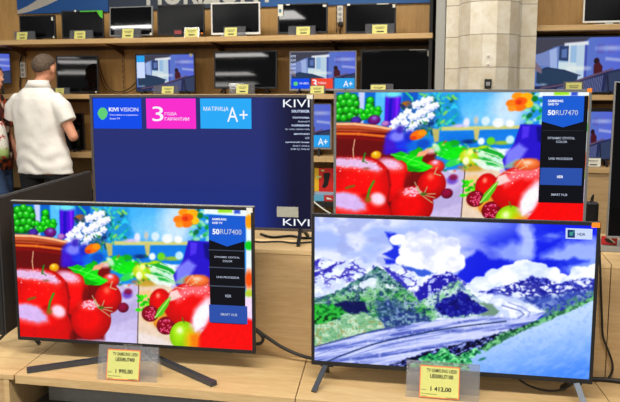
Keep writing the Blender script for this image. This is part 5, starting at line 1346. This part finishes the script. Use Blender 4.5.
def person(label, pos, yaw, P):
    o = empty('person', pos, yaw); tag(o, label, 'person')
    b = MB(); H = P['head']; hs_ = P.get('hs', 1.0)                                   # centre of the skull
    hx, hy, hz = H
    b.ball((hx, hy, hz + 0.02), (0.076 * hs_, 0.094 * hs_, 0.098), 24, 16)
    b.ball((hx, hy + 0.028, hz - 0.055), (0.056 * hs_, 0.062 * hs_, 0.068), 20, 14)
    b.ball((hx, hy + 0.055, hz - 0.10), (0.026, 0.024, 0.020), 14, 10)
    b.loft([((hx, hy + 0.085, hz + 0.01), (0.009, 0, 0), (0, 0.012, 0)), ((hx, hy + 0.100, hz - 0.018), (0.012, 0, 0), (0, 0.014, 0)), ((hx, hy + 0.104, hz - 0.034), (0.016, 0, 0), (0, 0.014, 0)), ((hx, hy + 0.088, hz - 0.042), (0.014, 0, 0), (0, 0.012, 0))], 12)
    b.ball((hx, hy + 0.086, hz - 0.066), (0.022, 0.010, 0.006), 12, 8); b.ball((hx, hy + 0.084, hz - 0.078), (0.019, 0.010, 0.006), 12, 8)
    for s in (-1, 1):
        b.ball((hx + s * 0.079 * hs_, hy - 0.004, hz - 0.012), (0.010, 0.022, 0.034), 14, 10)
        b.ball((hx + s * 0.030, hy + 0.086, hz + 0.022), (0.022, 0.010, 0.006), 10, 6)
    nk = P['neck']
    b.loft([((nk[0], nk[1] - 0.01, nk[2] - 0.06), (0.085, 0, 0), (0, 0.075, 0)), ((nk[0], nk[1], nk[2]), (0.064, 0, 0), (0, 0.064, 0)), ((hx, hy - 0.012, hz - 0.07), (0.060, 0, 0), (0, 0.062, 0)), ((hx, hy - 0.01, hz - 0.02), (0.058, 0, 0), (0, 0.066, 0))], 20)
    b.loft(P['torso'](-0.014), 28)
    for arm in P['arms']:
        S, E, W_, hd, pn = arm
        b.tube([S, V(S).lerp(V(E), 0.5), E], [0.050, 0.049, 0.041], 14); b.ball(S, 0.050); b.ball(E, 0.042)
        b.tube([E, V(E).lerp(V(W_), 0.35), W_], [0.041, 0.043, 0.028], 14)
        hand(b, W_, hd, pn)
    for hip, knee, ank in P['legs']:
        b.tube([hip, knee, ank], [0.085, 0.058, 0.042], 14); b.ball(knee, 0.058)
        b.loft([((ank[0], ank[1] - 0.05, 0.05), (0.03, 0, 0), (0, 0, 0.03)), ((ank[0], ank[1] + 0.05, 0.045), (0.038, 0, 0), (0, 0, 0.03)), ((ank[0], ank[1] + 0.15, 0.03), (0.03, 0, 0), (0, 0, 0.018))], 12)
    body = remesh('body', b, 0.0075, skin, o, 3)
    for s in (-1, 1):
        e = MB(); e.ball((hx + s * 0.030, hy + 0.083, hz + 0.006), (0.012, 0.010, 0.008), 12, 8); eo = e.build('eye', eye_w, o, True)
        e = MB(); e.ball((hx + s * 0.030, hy + 0.0915, hz + 0.006), (0.005, 0.003, 0.005), 10, 6); e.build('iris', eye_d, eo, True)
    # hair cap, cut to a hairline
    t = bmesh.new(); bmesh.ops.create_uvsphere(t, u_segments=36, v_segments=24, radius=1)
    for v in t.verts: v.co = Vector((hx + v.co.x * 0.0805 * hs_, hy - 0.003 + v.co.y * 0.0985 * hs_, hz + 0.024 + v.co.z * 0.1005))
    kill = [v for v in t.verts if v.co.z < hz + 0.006 + P.get('hairline', 0.9) * (v.co.y - hy) + (0.02 if abs(v.co.x - hx) > 0.07 and v.co.y > hy - 0.03 else 0)]
    bmesh.ops.delete(t, geom=kill, context='VERTS')
    rngh = random.Random(3)
    for v in t.verts: v.co += Vector((rngh.uniform(-1, 1), rngh.uniform(-1, 1), rngh.uniform(0, 1))) * 0.0018
    hb = MB(); hb.merge(t); ho = hb.build('hair', P['hair'], o, True)
    so = ho.modifiers.new('t', 'SOLIDIFY'); so.thickness = 0.012; so.offset = -1
    # garments
    b = MB(); b.loft(P['torso'](0.0), 36)
    for sl in P['sleeves']:
        b.tube([sl[0], sl[1], sl[2]], sl[3], 18)
    remesh('shirt', b, 0.009, P['shirt'], o, 5, P.get('folds'))
    if P.get('collar'):
        c = MB(); n_ = 30
        rings = P['collar']
        t = bmesh.new(); prev = None
        for (cc, rx, ry) in rings:
            cur = [t.verts.new((cc[0] + rx * math.cos(2 * math.pi * i / n_), cc[1] + ry * math.sin(2 * math.pi * i / n_), cc[2])) for i in range(n_)]
            if prev:
                for i in range(n_): t.faces.new((prev[i], prev[(i + 1) % n_], cur[(i + 1) % n_], cur[i]))
            prev = cur
        bmesh.ops.recalc_face_normals(t, faces=t.faces); c.merge(t)
        co_ = c.build('collar', P['shirt'], o, True); so = co_.modifiers.new('t', 'SOLIDIFY'); so.thickness = 0.006
    b = MB(); b.loft(P['waist'], 30)
    for hip, knee, ank in P['legs']:
        b.tube([hip, V(hip).lerp(V(knee), 0.5), knee, V(knee).lerp(V(ank), 0.5), (ank[0], ank[1], 0.06)], [0.108, 0.098, 0.082, 0.076, 0.078], 18)
    remesh('trousers', b, 0.010, P['trousers'], o, 4)
    for hip, knee, ank in P['legs']:
        b = MB(); b.loft([((ank[0], ank[1] - 0.075, 0.045), (0.030, 0, 0), (0, 0, 0.040)), ((ank[0], ank[1] - 0.03, 0.05), (0.042, 0, 0), (0, 0, 0.048)), ((ank[0], ank[1] + 0.06, 0.045), (0.048, 0, 0), (0, 0, 0.042)), ((ank[0], ank[1] + 0.15, 0.034), (0.046, 0, 0), (0, 0, 0.032)), ((ank[0], ank[1] + 0.20, 0.026), (0.024, 0, 0), (0, 0, 0.022))], 16)
        b.build('shoe', shoe, o, True)
    return o

def ring(z, rx, ry, x=0.0, y=0.0): return lambda g_: ((x, y, z), (rx + g_, 0, 0), (0, ry + g_, 0))
# the man in the white polo shirt, seen from behind
TM = [ring(0.735, 0.262, 0.150, 0.035, 0.01), ring(0.80, 0.258, 0.152, 0.030, 0.01), ring(0.92, 0.246, 0.152, 0.015, 0.012), ring(1.05, 0.228, 0.146, -0.005, 0.01), ring(1.18, 0.232, 0.142, -0.01, 0.0), ring(1.30, 0.236, 0.134, -0.012, -0.008), ring(1.375, 0.216, 0.122, -0.012, -0.012), ring(1.435, 0.170, 0.104, -0.008, -0.008), ring(1.48, 0.112, 0.086, 0.0, 0.0), ring(1.51, 0.082, 0.076, 0.006, 0.004)]
def man_folds(co):
    x, y, z = co[:, 0], co[:, 1], co[:, 2]
    low = np.clip((1.12 - z) / 0.3, 0, 1); back = np.clip(-y / 0.1, 0, 1)
    f = np.sin((z + 0.28 * np.abs(x) + 0.05 * np.sin(x * 14)) * 52) * 0.0040 * low * (0.5 + fbm(x * 9 + 5, z * 6 + 3, 3, 2))
    f += np.sin((z * 0.55 - x * 1.0) * 40 + 2 * fbm(x * 6 + 9, z * 6 + 1, 7, 2)) * 0.0035 * np.clip((1.34 - z) / 0.2, 0, 1) * back
    f += np.sin((x * 0.8 + 0.15 * z) * 42 + 3 * fbm(x * 5 + 2, z * 4 + 7, 11, 2)) * 0.0045 * np.clip((z - 1.1) / 0.15, 0, 1) * np.clip((1.5 - z) / 0.1, 0, 1) * back
    return f + (fbm(x * 12 + 3, z * 12 + y * 9 + 8, 5, 3) - 0.5) * 0.008
person('person in a white polo shirt and black trousers, seen from behind, head bowed', (-3.655, 5.93, 0), R(-4), dict(
    head=(0.050, 0.040, 1.640), hs=1.18, neck=(0.016, 0.006, 1.51), hair=hair_grey, hairline=0.55,
    torso=lambda g_: [r_(g_) for r_ in TM],
    arms=[((0.185, 0.0, 1.355), (0.338, -0.01, 1.060), (0.17, 0.22, 1.10), (-0.7, 0.7, 0.05), (0, 0.1, 1)), ((-0.20, 0.0, 1.355), (-0.26, 0.10, 1.10), (-0.10, 0.30, 1.12), (0.75, 0.65, 0.05), (0, 0.1, 1))],
    sleeves=[((0.15, -0.005, 1.385), (0.235, -0.005, 1.30), (0.292, -0.005, 1.185), [0.072, 0.084, 0.078]), ((-0.17, -0.005, 1.385), (-0.255, 0.015, 1.30), (-0.284, 0.03, 1.20), [0.072, 0.086, 0.078])],
    shirt=polo, folds=man_folds, collar=[((0.004, 0.0, 1.478), 0.118, 0.094), ((0.006, 0.002, 1.512), 0.098, 0.086), ((0.010, 0.006, 1.538), 0.086, 0.082)],
    waist=[((0.035, 0.01, 0.70), (0.225, 0, 0), (0, 0.125, 0)), ((0.030, 0.01, 0.80), (0.23, 0, 0), (0, 0.130, 0)), ((0.0, 0.01, 0.90), (0.205, 0, 0), (0, 0.125, 0))],
    legs=[((0.145, 0.01, 0.74), (0.15, 0.03, 0.46), (0.15, 0.0, 0.09)), ((-0.105, 0.01, 0.74), (-0.12, 0.03, 0.46), (-0.13, 0.0, 0.09))], trousers=trous))

# the second person, mostly beyond the left edge, facing right
pm_ = bpy.data.materials.new('patterned_cloth'); pm_.use_nodes = True
nt = pm_.node_tree; b_n = nt.nodes['Principled BSDF']; b_n.inputs['Roughness'].default_value = 0.8
tc = nt.nodes.new('ShaderNodeTexCoord'); vo = nt.nodes.new('ShaderNodeTexVoronoi'); vo.inputs['Scale'].default_value = 22
rp = nt.nodes.new('ShaderNodeValToRGB'); rp.color_ramp.interpolation = 'CONSTANT'
for pos_, c_ in ((0.0, rgb(30, 24, 24)), (0.40, rgb(176, 74, 34)), (0.60, rgb(84, 34, 26)), (0.84, rgb(220, 206, 186))):
    e_ = rp.color_ramp.elements[0] if pos_ == 0 else rp.color_ramp.elements.new(pos_)
    e_.position = pos_; e_.color = c_
rp.color_ramp.elements[-1].position = max(rp.color_ramp.elements[-1].position, 0.84)
nt.links.new(tc.outputs['Object'], vo.inputs['Vector']); nt.links.new(vo.outputs['Color'], rp.inputs['Fac']); nt.links.new(rp.outputs['Color'], b_n.inputs['Base Color'])
jeans = mat('blue_denim', rgb(58, 82, 120), 0.85, noise=0.35, nscale=14)
TW = [ring(0.74, 0.20, 0.145), ring(0.85, 0.205, 0.145), ring(1.0, 0.195, 0.13), ring(1.15, 0.20, 0.132), ring(1.28, 0.205, 0.125), ring(1.36, 0.18, 0.105), ring(1.42, 0.12, 0.08), ring(1.47, 0.07, 0.066)]
person('person in an orange and black patterned shirt and blue jeans at the left edge', (-4.235, 6.10, 0), R(-90), dict(
    head=(0.0, 0.03, 1.575), neck=(0.0, 0.0, 1.46), hair=mat('dark_hair', rgb(48, 36, 30), 0.8, noise=0.2, nscale=120), hairline=0.6,
    torso=lambda g_: [r_(g_) for r_ in TW],
    arms=[((0.195, 0.0, 1.33), (0.225, -0.02, 1.05), (0.17, 0.13, 1.24), (-0.05, 0.35, 0.9), (0.1, 0.9, -0.3)), ((-0.195, 0.0, 1.33), (-0.235, -0.02, 1.05), (-0.20, 0.10, 0.90), (0.0, 0.3, -1), (0.6, 0.6, 0))],
    sleeves=[((0.15, 0.0, 1.345), (0.208, -0.005, 1.26), (0.222, -0.015, 1.12), [0.070, 0.076, 0.070]), ((-0.15, 0.0, 1.345), (-0.208, -0.005, 1.26), (-0.228, -0.015, 1.12), [0.070, 0.076, 0.070])],
    shirt=pm_, folds=lambda co: (fbm(co[:, 0] * 12 + 3, co[:, 2] * 10 + 8, 5, 3) - 0.5) * 0.012,
    waist=[((0, 0, 0.70), (0.17, 0, 0), (0, 0.12, 0)), ((0, 0, 0.80), (0.18, 0, 0), (0, 0.125, 0)), ((0, 0, 0.88), (0.175, 0, 0), (0, 0.12, 0))],
    legs=[((0.09, 0.02, 0.74), (0.10, 0.13, 0.46), (0.10, 0.10, 0.09)), ((-0.09, 0.0, 0.74), (-0.10, 0.02, 0.46), (-0.10, -0.08, 0.09))], trousers=jeans))
# carrier bag held by the second person
k = empty('carrier_bag', (-3.995, 5.86, 0.86)); k.scale = (1, 1, 0.9); tag(k, 'white carrier bag with a red print and green base, left of the man in white', 'bag')
b = MB(); b.loft([((0.012, 0, 0.0), (0.040, 0, 0), (0, 0.07, 0)), ((0.010, 0, 0.05), (0.046, 0, 0), (0, 0.085, 0)), ((0.0, 0, 0.18), (0.050, 0, 0), (0, 0.09, 0)), ((-0.012, 0, 0.30), (0.045, 0, 0), (0, 0.08, 0)), ((-0.02, 0, 0.36), (0.030, 0, 0), (0, 0.05, 0))], 24)
bagm = bpy.data.materials.new('printed_bag'); bagm.use_nodes = True
nt = bagm.node_tree; b_n = nt.nodes['Principled BSDF']; b_n.inputs['Roughness'].default_value = 0.5
tc = nt.nodes.new('ShaderNodeTexCoord'); sp = nt.nodes.new('ShaderNodeSeparateXYZ'); nt.links.new(tc.outputs['Object'], sp.inputs[0])
rp = nt.nodes.new('ShaderNodeValToRGB'); rp.color_ramp.interpolation = 'LINEAR'
rp.color_ramp.elements[0].position = 0.0; rp.color_ramp.elements[0].color = rgb(120, 160, 70); rp.color_ramp.elements[1].position = 0.34; rp.color_ramp.elements[1].color = rgb(226, 222, 212)
e_ = rp.color_ramp.elements.new(0.22); e_.color = rgb(170, 190, 120)
mu = nt.nodes.new('ShaderNodeMath'); mu.operation = 'MULTIPLY'; mu.inputs[1].default_value = 2.6
nt.links.new(sp.outputs[2], mu.inputs[0]); nt.links.new(mu.outputs[0], rp.inputs[0])
n_ = nt.nodes.new('ShaderNodeTexNoise'); n_.inputs['Scale'].default_value = 26; nt.links.new(tc.outputs['Object'], n_.inputs['Vector'])
gt = nt.nodes.new('ShaderNodeMath'); gt.operation = 'GREATER_THAN'; gt.inputs[1].default_value = 0.60; nt.links.new(n_.outputs['Fac'], gt.inputs[0])
mx = nt.nodes.new('ShaderNodeMix'); mx.data_type = 'RGBA'; nt.links.new(gt.outputs[0], mx.inputs[0]); nt.links.new(rp.outputs[0], mx.inputs[6]); mx.inputs[7].default_value = rgb(176, 50, 40)
nt.links.new(mx.outputs[2], b_n.inputs['Base Color'])
b.build('bag_body', bagm, k, True)
c = MB(); c.tube(smooth_path([(-0.03, -0.03, 0.355), (-0.02, -0.02, 0.40), (-0.015, 0.0, 0.415), (-0.02, 0.02, 0.40), (-0.03, 0.03, 0.355)]), 0.004, 8); c.build('handle', M['pale_label'], k)
